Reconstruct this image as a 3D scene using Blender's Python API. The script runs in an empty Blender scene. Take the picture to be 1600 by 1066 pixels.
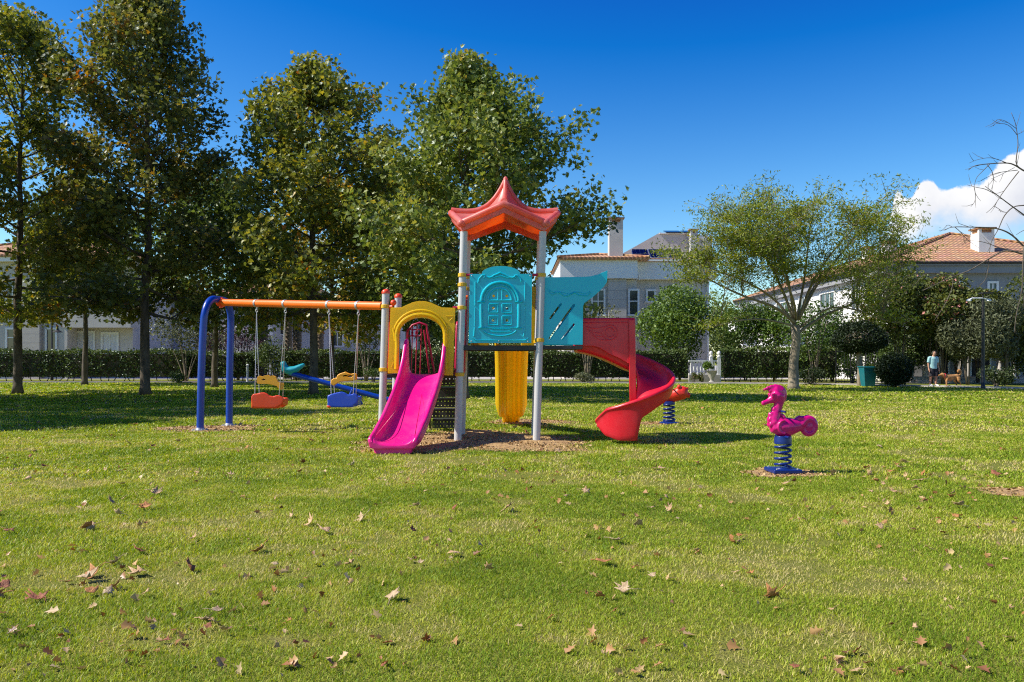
import bpy, bmesh, math, random
import numpy as np
from mathutils import Vector, Matrix
from mathutils.geometry import tessellate_polygon

# ---------------------------------------------------------------- camera, world, sun, exposure
SC = bpy.context.scene
COL = SC.collection
PI = math.pi
EYE, FPX, HX, HY = 1.3, 1300.0, 800.0, 563.0      # eye height, focal length and horizon of the 1600x1066 photograph

cam = bpy.data.cameras.new('camera')
cam.sensor_width = 36.0
cam.lens = 36.0 * FPX / 1600.0
cam.shift_y = (HY - 533.0) / 1600.0
cam.clip_end = 3000
cam_ob = bpy.data.objects.new('camera', cam)
cam_ob.location = (0, 0, EYE)
cam_ob.rotation_euler = (PI / 2, 0, 0)
COL.objects.link(cam_ob)
SC.camera = cam_ob

SUN_ELEV = math.radians(45)
SUN_DIR = Vector((-1.0, -0.13, math.tan(SUN_ELEV))).normalized()     # towards the sun: from the left
sun = bpy.data.lights.new('sun', 'SUN')
sun.energy = 4.8
sun.angle = math.radians(0.5)
sun.color = (1.0, 0.93, 0.82)
sun_ob = bpy.data.objects.new('sun', sun)
sun_ob.rotation_euler = SUN_DIR.to_track_quat('Z', 'Y').to_euler()
sun_ob.location = (-30, 0, 30)
COL.objects.link(sun_ob)

SC.view_settings.view_transform = 'Standard'
SC.view_settings.look = 'None'
SC.view_settings.exposure = 0.62
SC.view_settings.gamma = 1.0
SC.cycles.max_bounces = 6
SC.cycles.transparent_max_bounces = 6
SC.cycles.use_denoising = False
SC.cycles.filter_width = 1.15
SC.cycles.use_adaptive_sampling = False
SC.cycles.sample_clamp_indirect = 6.0

world = bpy.data.worlds.new('World')
SC.world = world
world.use_nodes = True
world.cycles.sampling_method = 'MANUAL'
world.cycles.sample_map_resolution = 512
wn, wl = world.node_tree.nodes, world.node_tree.links
wn.clear()
w_out = wn.new('ShaderNodeOutputWorld')
w_bg = wn.new('ShaderNodeBackground')
w_bg.inputs['Strength'].default_value = 0.12
wl.new(w_bg.outputs[0], w_out.inputs[0])
sky = wn.new('ShaderNodeTexSky')
sky.sky_type = 'NISHITA'
sky.sun_disc = False
sky.sun_elevation = SUN_ELEV
sky.sun_rotation = math.radians(-90 - 7)
sky.air_density = 1.0
sky.dust_density = 0.25
sky.ozone_density = 2.2


def math_node(nt, op, a, b=None, c=None, clamp=False):
    n = nt.nodes.new('ShaderNodeMath')
    n.operation = op
    n.use_clamp = clamp
    for i, x in enumerate((a, b, c)):
        if x is None:
            continue
        if isinstance(x, (int, float)):
            n.inputs[i].default_value = x
        else:
            nt.links.new(x, n.inputs[i])
    return n.outputs[0]


def smooth(nt, x, lo, hi):
    n = nt.nodes.new('ShaderNodeMapRange')
    n.interpolation_type = 'SMOOTHSTEP'
    nt.links.new(x, n.inputs['Value'])
    n.inputs['From Min'].default_value = lo
    n.inputs['From Max'].default_value = hi
    return n.outputs['Result']


def build_sky():
    nt = world.node_tree
    # a deep polarised blue
    gam = wn.new('ShaderNodeGamma'); gam.inputs['Gamma'].default_value = 1.0
    hs = wn.new('ShaderNodeHueSaturation')
    hs.inputs['Saturation'].default_value = SKY_SAT
    hs.inputs['Value'].default_value = SKY_VAL
    wl.new(sky.outputs[0], hs.inputs['Color'])
    v1 = wn.new('ShaderNodeVectorMath'); v1.operation = 'SUBTRACT'; v1.inputs[1].default_value = SKY_SUB
    v2 = wn.new('ShaderNodeVectorMath'); v2.operation = 'MAXIMUM'; v2.inputs[1].default_value = (.03, .1, .3)
    v3 = wn.new('ShaderNodeVectorMath'); v3.operation = 'MULTIPLY'; v3.inputs[1].default_value = SKY_MUL
    wl.new(hs.outputs[0], v1.inputs[0]); wl.new(v1.outputs[0], v2.inputs[0]); wl.new(v2.outputs[0], v3.inputs[0])
    # clouds: one bank of cumulus low on the right
    tc = wn.new('ShaderNodeTexCoord')
    sep = wn.new('ShaderNodeSeparateXYZ')
    wl.new(tc.outputs['Generated'], sep.inputs[0])
    y = math_node(nt, 'MAXIMUM', sep.outputs[1], 0.05)
    u = math_node(nt, 'DIVIDE', sep.outputs[0], y)
    w = math_node(nt, 'DIVIDE', sep.outputs[2], y)
    comb = wn.new('ShaderNodeCombineXYZ')
    wl.new(u, comb.inputs[0]); wl.new(w, comb.inputs[1])
    n1 = wn.new('ShaderNodeTexNoise'); n1.inputs['Scale'].default_value = 34
    n1.inputs['Detail'].default_value = 7; n1.inputs['Roughness'].default_value = 0.62
    wl.new(comb.outputs[0], n1.inputs['Vector'])
    n2 = wn.new('ShaderNodeTexNoise'); n2.inputs['Scale'].default_value = 15
    n2.inputs['Detail'].default_value = 6; n2.inputs['Roughness'].default_value = 0.55
    wl.new(comb.outputs[0], n2.inputs['Vector'])
    cv = wn.new('ShaderNodeFloatCurve')
    c = cv.mapping.curves[0]
    pts = [(0.40, .14), (0.452, .165), (0.463, .206), (0.476, .196), (0.497, .222), (0.505, .220), (0.515, .208), (0.535, .211),
           (0.565, .214), (0.588, .240), (0.605, .254), (0.63, .262), (0.68, .25), (0.76, .19), (0.85, .14)]
    c.points[0].location = ((pts[0][0] - .4) / .5, pts[0][1] * 2)
    c.points[1].location = ((pts[-1][0] - .4) / .5, pts[-1][1] * 2)
    for p in pts[1:-1]:
        c.points.new((p[0] - .4) / .5, p[1] * 2)
    cv.mapping.update()
    un = math_node(nt, 'MULTIPLY', math_node(nt, 'SUBTRACT', u, .4), 2.0)
    wl.new(un, cv.inputs['Value'])
    top = math_node(nt, 'MULTIPLY', cv.outputs[0], 0.5)
    wob = math_node(nt, 'MULTIPLY', math_node(nt, 'SUBTRACT', n1.outputs['Fac'], .5), .030)
    d = math_node(nt, 'ADD', math_node(nt, 'SUBTRACT', top, w), wob)
    m_top = smooth(nt, d, 0.0, 0.006)
    wobl = math_node(nt, 'MULTIPLY', math_node(nt, 'SUBTRACT', n2.outputs['Fac'], .5), .09)
    m_bot = smooth(nt, math_node(nt, 'ADD', w, wobl), .128, .178)
    mask = math_node(nt, 'MULTIPLY', m_top, m_bot)
    side = smooth(nt, math_node(nt, 'ADD', u, wob), .435, .462)
    mask = math_node(nt, 'MULTIPLY', mask, side)
    tone = smooth(nt, math_node(nt, 'SUBTRACT', math_node(nt, 'MULTIPLY', n2.outputs['Fac'], .16), d), -0.05, 0.09)
    ramp = wn.new('ShaderNodeMixRGB')
    ramp.inputs[1].default_value = (3.7, 3.9, 4.5, 1)
    ramp.inputs[2].default_value = (5.5, 5.5, 5.55, 1)
    wl.new(tone, ramp.inputs[0])
    mix = wn.new('ShaderNodeMixRGB')
    wl.new(mask, mix.inputs[0])
    wl.new(v3.outputs[0], mix.inputs[1])
    wl.new(ramp.outputs[0], mix.inputs[2])
    wl.new(mix.outputs[0], w_bg.inputs['Color'])


SKY_SAT, SKY_VAL = 1.3, 1.0
SKY_SUB, SKY_MUL = (.60, 1.02, .80), (1.0, 1.2, 1.12)
build_sky()

# ---------------------------------------------------------------- helpers
rnd = random.Random(7)
rng = np.random.default_rng(11)


def P(px, py, Y):
    """photograph pixel at depth Y -> world point"""
    return Vector(((px - HX) / FPX * Y, Y, EYE + (HY - py) / FPX * Y))


def gy(py):
    """depth of level ground seen at photograph row py"""
    return FPX * EYE / (py - HY)


def G(px, py):
    Y = gy(py)
    return Vector(((px - HX) / FPX * Y, Y, 0))


class MB:
    def __init__(self):
        self.v, self.f = [], []

    def add(self, vs, fs):
        b = len(self.v)
        self.v += [Vector(p) for p in vs]
        self.f += [tuple(b + i for i in f) for f in fs]
        return self

    def box(self, x0, x1, y0, y1, z0, z1):
        vs = [(x, y, z) for z in (z0, z1) for y in (y0, y1) for x in (x0, x1)]
        return self.add(vs, [(0, 2, 3, 1), (4, 5, 7, 6), (0, 1, 5, 4), (2, 6, 7, 3), (0, 4, 6, 2), (1, 3, 7, 5)])

    def obox(self, c, size, rot=None):
        """box of given size about c, turned by a Matrix"""
        sx, sy, sz = [s / 2 for s in size]
        R = rot or Matrix.Identity(3)
        vs = [Vector(c) + R @ Vector((x, y, z)) for z in (-sz, sz) for y in (-sy, sy) for x in (-sx, sx)]
        return self.add(vs, [(0, 2, 3, 1), (4, 5, 7, 6), (0, 1, 5, 4), (2, 6, 7, 3), (0, 4, 6, 2), (1, 3, 7, 5)])

    def tube(self, pts, r, n=10, cap=True, flat=1.0, closed=False):
        pts = [Vector(p) for p in pts]
        k = len(pts)
        rs = r if isinstance(r, (list, tuple)) else [r] * k
        vs, fs = [], []
        up = None
        for i, p in enumerate(pts):
            if closed:
                t = pts[(i + 1) % k] - pts[i - 1]
            else:
                t = pts[min(i + 1, k - 1)] - pts[max(i - 1, 0)]
            if t.length < 1e-9:
                t = Vector((0, 0, 1))
            t.normalize()
            if up is None:
                up = Vector((0, 1, 0)) if abs(t.y) < .9 else Vector((1, 0, 0))
            a = (up - t * up.dot(t))
            if a.length < 1e-6:
                a = t.orthogonal()
            a.normalize()
            up = a
            b = t.cross(a)
            for j in range(n):
                th = 2 * PI * j / n
                o = (a * math.cos(th) + b * math.sin(th)) * rs[i]
                o.y *= flat
                vs.append(p + o)
        seg = k if closed else k - 1
        for i in range(seg):
            for j in range(n):
                i2 = (i + 1) % k
                fs.append((i * n + j, i * n + (j + 1) % n, i2 * n + (j + 1) % n, i2 * n + j))
        if cap and not closed:
            fs.append(tuple(range(n - 1, -1, -1)))
            fs.append(tuple((k - 1) * n + j for j in range(n)))
        return self.add(vs, fs)

    def ball(self, c, r, n=10, sc=(1, 1, 1)):
        vs, fs = [], []
        m = max(4, n // 2 + 1)
        for i in range(1, m):
            ph = PI * i / m
            for j in range(n):
                th = 2 * PI * j / n
                vs.append((c[0] + r * sc[0] * math.sin(ph) * math.cos(th), c[1] + r * sc[1] * math.sin(ph) * math.sin(th),
                           c[2] + r * sc[2] * math.cos(ph)))
        for i in range(m - 2):
            for j in range(n):
                fs.append((i * n + j, (i + 1) * n + j, (i + 1) * n + (j + 1) % n, i * n + (j + 1) % n))
        t, b = len(vs), len(vs) + 1
        vs += [(c[0], c[1], c[2] + r * sc[2]), (c[0], c[1], c[2] - r * sc[2])]
        for j in range(n):
            fs.append((t, j, (j + 1) % n))
            fs.append((b, (m - 2) * n + (j + 1) % n, (m - 2) * n + j))
        return self.add(vs, fs)

    def lathe(self, prof, c=(0, 0, 0), n=16):
        vs, fs = [], []
        for r, z in prof:
            for j in range(n):
                th = 2 * PI * j / n
                vs.append((c[0] + r * math.cos(th), c[1] + r * math.sin(th), c[2] + z))
        k = len(prof)
        for i in range(k - 1):
            for j in range(n):
                fs.append((i * n + j, i * n + (j + 1) % n, (i + 1) * n + (j + 1) % n, (i + 1) * n + j))
        fs.append(tuple(range(n - 1, -1, -1)))
        fs.append(tuple((k - 1) * n + j for j in range(n)))
        return self.add(vs, fs)

    def prism(self, outline, a0, a1, holes=(), axis='y'):
        """outline (and holes) as (x,z) loops, extruded along y (or (y,z) along x, (x,y) along z)"""
        loops = [list(outline)] + [list(h) for h in holes]

        def pt(q, a):
            if axis == 'y':
                return (q[0], a, q[1])
            if axis == 'x':
                return (a, q[0], q[1])
            return (q[0], q[1], a)
        flat_pts = [q for l in loops for q in l]
        tris = tessellate_polygon([[Vector((q[0], q[1], 0)) for q in l] for l in loops])
        n = len(flat_pts)
        vs = [pt(q, a0) for q in flat_pts] + [pt(q, a1) for q in flat_pts]
        fs = [tuple(t) for t in tris] + [tuple(n + i for i in reversed(t)) for t in tris]
        b = 0
        for l in loops:
            m = len(l)
            for i in range(m):
                j = (i + 1) % m
                fs.append((b + i, b + j, n + b + j, n + b + i))
            b += m
        return self.add(vs, fs)

    def grid(self, rows, close_u=False, thick=None):
        """rows of points -> sheet"""
        nv = len(rows[0])
        vs = [p for r in rows for p in r]
        fs = []
        for i in range(len(rows) - 1):
            for j in range(nv - 1 + (1 if close_u else 0)):
                j2 = (j + 1) % nv
                fs.append((i * nv + j, i * nv + j2, (i + 1) * nv + j2, (i + 1) * nv + j))
        return self.add(vs, fs)

    def shear(self, k):
        """lean to the right with height"""
        for p in self.v:
            p.x += k * p.z
        return self

    def build(self, name, mat, parent=None, bevel=0, seg=2, smooth_angle=40, solid=0, remesh=0, smooth_it=0, offset=0):
        me = bpy.data.meshes.new(name)
        me.from_pydata([tuple(p) for p in self.v], [], self.f)
        bm = bmesh.new(); bm.from_mesh(me)
        bmesh.ops.remove_doubles(bm, verts=bm.verts, dist=1e-5)
        bmesh.ops.recalc_face_normals(bm, faces=bm.faces)
        bm.to_mesh(me); bm.free()
        me.shade_smooth()
        if smooth_angle < 180 and not remesh:
            me.set_sharp_from_angle(angle=math.radians(smooth_angle))
        o = bpy.data.objects.new(name, me)
        COL.objects.link(o)
        if mat:
            me.materials.append(mat)
        if parent:
            o.parent = parent
        if solid:
            m = o.modifiers.new('solid', 'SOLIDIFY'); m.thickness = solid; m.offset = offset
        if remesh:
            m = o.modifiers.new('remesh', 'REMESH'); m.mode = 'VOXEL'; m.voxel_size = remesh; m.use_smooth_shade = True
            if smooth_it:
                m = o.modifiers.new('smooth', 'SMOOTH'); m.iterations = smooth_it; m.factor = .5
        if bevel:
            m = o.modifiers.new('bevel', 'BEVEL'); m.width = bevel; m.segments = seg
            m.limit_method = 'ANGLE'; m.angle_limit = math.radians(35)
            m.harden_normals = True
        return o


def thing(name, label, cat, loc=(0, 0, 0), rotz=0, group=None):
    o = bpy.data.objects.new(name, None)
    o.empty_display_size = .3
    COL.objects.link(o)
    o.location = loc
    o.rotation_euler = (0, 0, rotz)
    return tag(o, label, cat, group)


def tag(o, label, cat, group=None):
    o['label'] = label; o['category'] = cat
    if group:
        o['group'] = group
    return o


def settle(root, loc):
    """parts were built in world coordinates: put the Empty at the base of the thing"""
    loc = Vector(loc)

    def rec(o):
        for ch in list(o.children):
            if ch.type == 'MESH':
                ch.data.transform(Matrix.Translation(-loc))
            rec(ch)
    bpy.context.view_layer.update()
    rec(root)
    root.location = loc
    return root


def dup(root, loc=None, rotz=None, scale=None, label=None, group=None):
    def rec(o, parent):
        c = o.copy(); COL.objects.link(c); c.parent = parent
        for ch in o.children:
            rec(ch, c)
        return c
    r = rec(root, None)
    if loc is not None:
        r.location = loc
    if rotz is not None:
        r.rotation_euler = (0, 0, rotz)
    if scale is not None:
        r.scale = scale if isinstance(scale, (tuple, list)) else (scale,) * 3
    if label:
        r['label'] = label
    if group:
        r['group'] = group
    return r


def struct(o):
    o['kind'] = 'structure'
    return o


# ---------------------------------------------------------------- materials
def new_mat(name):
    m = bpy.data.materials.new(name)
    m.use_nodes = True
    nt = m.node_tree
    b = nt.nodes['Principled BSDF']
    return m, nt, b


def ramp_node(nt, fac, stops):
    r = nt.nodes.new('ShaderNodeValToRGB')
    el = r.color_ramp.elements
    el[0].position, el[0].color = stops[0][0], (*stops[0][1], 1)
    el[1].position, el[1].color = stops[-1][0], (*stops[-1][1], 1)
    for p, c in stops[1:-1]:
        e = el.new(p); e.color = (*c, 1)
    nt.links.new(fac, r.inputs[0])
    return r.outputs[0]


def noise(nt, scale, detail=4, rough=.55, coord='Object', vec=None):
    n = nt.nodes.new('ShaderNodeTexNoise')
    n.inputs['Scale'].default_value = scale
    n.inputs['Detail'].default_value = detail
    n.inputs['Roughness'].default_value = rough
    if vec is None:
        tc = nt.nodes.new('ShaderNodeTexCoord')
        vec = tc.outputs[coord]
    nt.links.new(vec, n.inputs['Vector'])
    return n.outputs['Fac']


def bump(nt, b, h, strength=.3, dist=.01):
    n = nt.nodes.new('ShaderNodeBump')
    n.inputs['Strength'].default_value = strength
    n.inputs['Distance'].default_value = dist
    nt.links.new(h, n.inputs['Height'])
    nt.links.new(n.outputs[0], b.inputs['Normal'])


def mixc(nt, fac, a, b):
    n = nt.nodes.new('ShaderNodeMixRGB')
    for i, x in ((0, fac), (1, a), (2, b)):
        if isinstance(x, (int, float)):
            n.inputs[i].default_value = x
        elif isinstance(x, tuple):
            n.inputs[i].default_value = (*x, 1)
        else:
            nt.links.new(x, n.inputs[i])
    return n.outputs[0]


def plastic(name, col, faded=None, fade=.35, rough=.32, dirt=.25, sc=3.0):
    """moulded plastic or paint, faded in patches and a little dusty"""
    m, nt, b = new_mat(name)
    faded = faded or tuple(c * .8 + .06 for c in col)
    f = noise(nt, sc, 5, .6)
    c = mixc(nt, math_node(nt, 'MULTIPLY', smooth(nt, f, .40, .75), fade), col, faded)
    d = noise(nt, sc * 9, 6, .7)
    c = mixc(nt, math_node(nt, 'MULTIPLY', smooth(nt, d, .55, .8), dirt), c, (.16, .12, .08))
    nt.links.new(c, b.inputs['Base Color'])
    r = nt.nodes.new('ShaderNodeMapRange')
    nt.links.new(d, r.inputs['Value'])
    r.inputs['To Min'].default_value = rough * .8; r.inputs['To Max'].default_value = min(1, rough * 1.6)
    nt.links.new(r.outputs[0], b.inputs['Roughness'])
    return m


def matte(name, col, col2=None, sc=4.0, rough=.85, bstr=.2, lo=.35, hi=.65, detail=5):
    m, nt, b = new_mat(name)
    col2 = col2 or tuple(c * .75 for c in col)
    f = noise(nt, sc, detail, .6)
    c = mixc(nt, smooth(nt, f, lo, hi), col, col2)
    nt.links.new(c, b.inputs['Base Color'])
    b.inputs['Roughness'].default_value = rough
    bump(nt, b, noise(nt, sc * 6, 4), bstr, .02)
    return m


def leafy(name, stops, transl=.42, gloss=.045, rough=.5):
    """leaf material: colour from each leaf's own tone attribute"""
    m = bpy.data.materials.new(name)
    m.use_nodes = True
    nt = m.node_tree
    nt.nodes.clear()
    out = nt.nodes.new('ShaderNodeOutputMaterial')
    at = nt.nodes.new('ShaderNodeAttribute'); at.attribute_name = 'tone'
    c = ramp_node(nt, at.outputs['Fac'], stops)
    d = nt.nodes.new('ShaderNodeBsdfDiffuse'); nt.links.new(c, d.inputs[0])
    t = nt.nodes.new('ShaderNodeBsdfTranslucent')
    ct = nt.nodes.new('ShaderNodeHueSaturation')
    ct.inputs['Hue'].default_value = .485; ct.inputs['Saturation'].default_value = 1.15; ct.inputs['Value'].default_value = 1.1
    nt.links.new(c, ct.inputs['Color']); nt.links.new(ct.outputs[0], t.inputs[0])
    mx = nt.nodes.new('ShaderNodeMixShader'); mx.inputs[0].default_value = transl
    nt.links.new(d.outputs[0], mx.inputs[1]); nt.links.new(t.outputs[0], mx.inputs[2])
    g = nt.nodes.new('ShaderNodeBsdfGlossy'); g.inputs['Roughness'].default_value = rough
    g.inputs[0].default_value = (.9, .95, 1, 1)
    lw = nt.nodes.new('ShaderNodeLayerWeight'); lw.inputs[0].default_value = .25
    m2 = nt.nodes.new('ShaderNodeMixShader')
    nt.links.new(math_node(nt, 'MULTIPLY_ADD', lw.outputs['Fresnel'], gloss, gloss * .25), m2.inputs[0])
    nt.links.new(mx.outputs[0], m2.inputs[1]); nt.links.new(g.outputs[0], m2.inputs[2])
    nt.links.new(m2.outputs[0], out.inputs[0])
    return m


M = {}
M['magenta'] = plastic('magenta_plastic', (.78, .003, .20), (.80, .07, .26), fade=.5, rough=.26, dirt=.14)
M['pink_rider'] = plastic('pink_plastic', (.58, .003, .16), (.60, .03, .20), rough=.2, dirt=.08, sc=9)
M['teal'] = plastic('teal_plastic', (.0, .47, .60), (.03, .52, .62), rough=.25, dirt=.12)
M['yellow'] = plastic('yellow_plastic', (.95, .66, .006), (.92, .64, .06), rough=.3, dirt=.06)
M['teal_seat'] = plastic('teal_seat_plastic', (.0, .30, .36), rough=.35, dirt=.2, sc=8)
M['rider_red'] = plastic('worn_red_plastic', (.66, .025, .010), (.70, .10, .05), rough=.3, dirt=.15, sc=8)
M['mustard'] = plastic('mustard_plastic', (.80, .36, .01), rough=.35, dirt=.25, sc=8)
M['orange'] = plastic('orange_paint', (.88, .16, .008), (.85, .22, .03), rough=.3, dirt=.2)
M['orangered'] = plastic('orange_red_plastic', (.80, .06, .008), rough=.3, dirt=.15, sc=6)
M['navy'] = plastic('dark_blue_paint', (.004, .022, .16), (.008, .03, .20), rough=.25, dirt=.12)
M['blue'] = plastic('blue_paint', (.003, .045, .34), (.006, .06, .38), rough=.25, dirt=.12)
M['blueseat'] = plastic('blue_plastic', (.015, .07, .52), rough=.3, dirt=.15, sc=8)
M['red'] = plastic('red_plastic', (.68, .011, .028), (.70, .075, .10), fade=.5, rough=.27, dirt=.08, sc=2)
M['crimson'] = plastic('crimson_plastic', (0.450, 0.007, 0.053), rough=.35, dirt=.15)
M['post'] = plastic('grey_post_paint', (.50, .50, .50), (.56, .55, .52), rough=.4, dirt=.35, sc=4)
M['collar'] = plastic('yellow_collar', (.70, .42, .01), rough=.4, dirt=.3, sc=10)
M['steel'] = plastic('galvanised_steel', (.45, .45, .46), rough=.35, dirt=.2, sc=20)
M['steel'].node_tree.nodes['Principled BSDF'].inputs['Metallic'].default_value = .6
M['black'] = plastic('black_metal', (.018, .017, .016), rough=.45, dirt=.2, sc=6)
M['deck'] = matte('deck_metal', (.02, .02, .022), (.035, .03, .028), sc=8, rough=.6)
M['tan_rust'] = matte('rust', (.25, .12, .05), sc=20)


def add_rust(m, amount=.6):
    nt = m.node_tree
    b = nt.nodes['Principled BSDF']
    src = b.inputs['Base Color'].links[0].from_socket
    tc = nt.nodes.new('ShaderNodeTexCoord')
    mp = nt.nodes.new('ShaderNodeMapping'); mp.inputs['Scale'].default_value = (9, 9, 1.3)
    nt.links.new(tc.outputs['Object'], mp.inputs[0])
    f = noise(nt, 1.0, 6, .65, vec=mp.outputs[0])
    c = mixc(nt, math_node(nt, 'MULTIPLY', smooth(nt, f, .60, .74), amount), src, (.42, .24, .09))
    nt.links.new(c, b.inputs['Base Color'])


add_rust(M['post'])


def let_light_through(m, col, amount):
    nt = m.node_tree
    b = nt.nodes['Principled BSDF']
    tr = nt.nodes.new('ShaderNodeBsdfTranslucent'); tr.inputs[0].default_value = (*col, 1)
    mx = nt.nodes.new('ShaderNodeMixShader'); mx.inputs[0].default_value = amount
    nt.links.new(b.outputs[0], mx.inputs[1]); nt.links.new(tr.outputs[0], mx.inputs[2])
    nt.links.new(mx.outputs[0], nt.nodes['Material Output'].inputs[0])


let_light_through(M['yellow'], (1.0, .66, .02), .38)
let_light_through(M['red'], (.9, .03, .03), .12)


def roof_plastic():
    m, nt, b = new_mat('faded_red_roof_plastic')
    f = noise(nt, 2.5, 5, .6)
    geo = nt.nodes.new('ShaderNodeNewGeometry')
    c = mixc(nt, smooth(nt, f, .35, .65), (.72, .16, .14), (.76, .31, .28))
    nt.links.new(c, b.inputs['Base Color'])
    b.inputs['Roughness'].default_value = .35
    tr = nt.nodes.new('ShaderNodeBsdfTranslucent'); tr.inputs[0].default_value = (1.0, .30, .012, 1)
    mx = nt.nodes.new('ShaderNodeMixShader'); mx.inputs[0].default_value = .5
    nt.links.new(b.outputs[0], mx.inputs[1]); nt.links.new(tr.outputs[0], mx.inputs[2])
    nt.links.new(mx.outputs[0], nt.nodes['Material Output'].inputs[0])
    return m


M['roof'] = roof_plastic()


def bark(name, c1, c2, sc=6, zs=.35, bs=.6):
    m, nt, b = new_mat(name)
    tc = nt.nodes.new('ShaderNodeTexCoord')
    mp = nt.nodes.new('ShaderNodeMapping'); mp.inputs['Scale'].default_value = (1, 1, zs)
    nt.links.new(tc.outputs['Object'], mp.inputs[0])
    f = noise(nt, sc, 7, .65, vec=mp.outputs[0])
    nt.links.new(ramp_node(nt, f, [(.35, c1), (.62, c2)]), b.inputs['Base Color'])
    b.inputs['Roughness'].default_value = .9
    bump(nt, b, f, bs, .04)
    return m


M['bark'] = bark('plane_bark', (.045, .035, .025), (.14, .11, .08))
M['bark_pale'] = bark('pale_bark', (.16, .13, .09), (.30, .25, .18), sc=9)
M['bark_twig'] = bark('twig_bark', (.06, .05, .035), (.16, .13, .10), sc=9)
M['bark_palm'] = bark('palm_bark', (.05, .04, .03), (.24, .18, .12), sc=7, zs=2.2, bs=1.0)
M['leaf_plane'] = leafy('plane_leaf', [(0, (0.062, 0.092, 0.023)), (.45, (0.202, 0.244, 0.047)), (.72, (0.401, 0.371, 0.068)), (.88, (0.631, 0.416, 0.080)), (1, (0.631, 0.232, 0.058))])
M['leaf_plane_green'] = leafy('green_plane_leaf', [(0, (0.055, 0.097, 0.028)), (.5, (0.182, 0.248, 0.055)), (.85, (0.364, 0.365, 0.080)), (1, (0.559, 0.408, 0.091))])
M['leaf_plane_brown'] = leafy('browning_plane_leaf', [(0, (0.054, 0.074, 0.022)), (.4, (0.150, 0.180, 0.042)), (.66, (0.288, 0.270, 0.060)), (.85, (0.408, 0.240, 0.054)), (1, (0.288, 0.108, 0.036))])
M['leaf_feather'] = leafy('feathery_leaf', [(0, (0.086, 0.141, 0.023)), (.5, (0.221, 0.293, 0.040)), (.8, (0.364, 0.371, 0.048)), (1, (0.462, 0.371, 0.059))], transl=.4)
M['leaf_hedge'] = leafy('hedge_leaf', [(0, (0.025, 0.056, 0.017)), (.6, (0.085, 0.130, 0.030)), (1, (0.179, 0.221, 0.046))], transl=.2)
M['leaf_citrus'] = leafy('glossy_leaf', [(0, (0.042, 0.090, 0.020)), (.6, (0.140, 0.230, 0.040)), (1, (0.263, 0.329, 0.057))], transl=.3)
M['leaf_olive'] = leafy('grey_green_leaf', [(0, (0.071, 0.086, 0.043)), (.6, (0.159, 0.180, 0.086)), (1, (0.273, 0.273, 0.144))], transl=.25)
M['leaf_purple'] = leafy('purple_leaf', [(0, (.035, .016, .022)), (.6, (.10, .05, .06)), (1, (.22, .13, .13))], transl=.25)
M['leaf_flower'] = leafy('flowering_leaf', [(0, (0.036, 0.058, 0.017)), (.7, (0.144, 0.173, 0.036)), (.86, (0.230, 0.216, 0.043)), (.90, (0.800, 0.317, 0.288)), (1, (0.800, 0.461, 0.374))], transl=.3)
M['leaf_topiary'] = leafy('topiary_leaf', [(0, (0.007, 0.015, 0.005)), (.6, (0.020, 0.036, 0.009)), (1, (0.043, 0.060, 0.014))], transl=.15)
M['leaf_white'] = leafy('white_flower_leaf', [(0, (.025, .04, .014)), (.85, (.07, .10, .025)), (.9, (.6, .6, .55)), (1, (.75, .75, .7))], transl=.2)
M['grass'] = leafy('grass_blade', [(0, (0.104, 0.188, 0.013)), (.35, (0.234, 0.356, 0.023)), (.62, (0.413, 0.494, 0.041)), (.82, (0.607, 0.581, 0.110)), (1, (0.689, 0.581, 0.260))], transl=.40, gloss=.02, rough=.5)
M['stem'] = matte('hedge_stems_and_dark_core', (.020, .022, .010), (.05, .04, .022), sc=9)

# ---------------------------------------------------------------- vegetation builders
def raw_mesh(name, verts, tris, tone, mat, parent=None, smooth_shade=False):
    """verts (N,3), tris (F,3), tone (N,)"""
    me = bpy.data.meshes.new(name)
    nv, nf = len(verts), len(tris)
    me.vertices.add(nv); me.vertices.foreach_set('co', np.ascontiguousarray(verts, dtype=np.float32).ravel())
    me.loops.add(nf * 3); me.loops.foreach_set('vertex_index', np.ascontiguousarray(tris, dtype=np.int32).ravel())
    me.polygons.add(nf)
    me.polygons.foreach_set('loop_start', np.arange(0, nf * 3, 3, dtype=np.int32))
    me.polygons.foreach_set('loop_total', np.full(nf, 3, dtype=np.int32))
    if tone is not None:
        a = me.attributes.new('tone', 'FLOAT', 'POINT')
        a.data.foreach_set('value', np.ascontiguousarray(tone, dtype=np.float32))
    me.update(calc_edges=True)
    me.materials.append(mat)
    o = bpy.data.objects.new(name, me)
    COL.objects.link(o)
    if parent:
        o.parent = parent
    return o


def unit(a):
    return a / np.maximum(np.linalg.norm(a, axis=1, keepdims=True), 1e-9)


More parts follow.
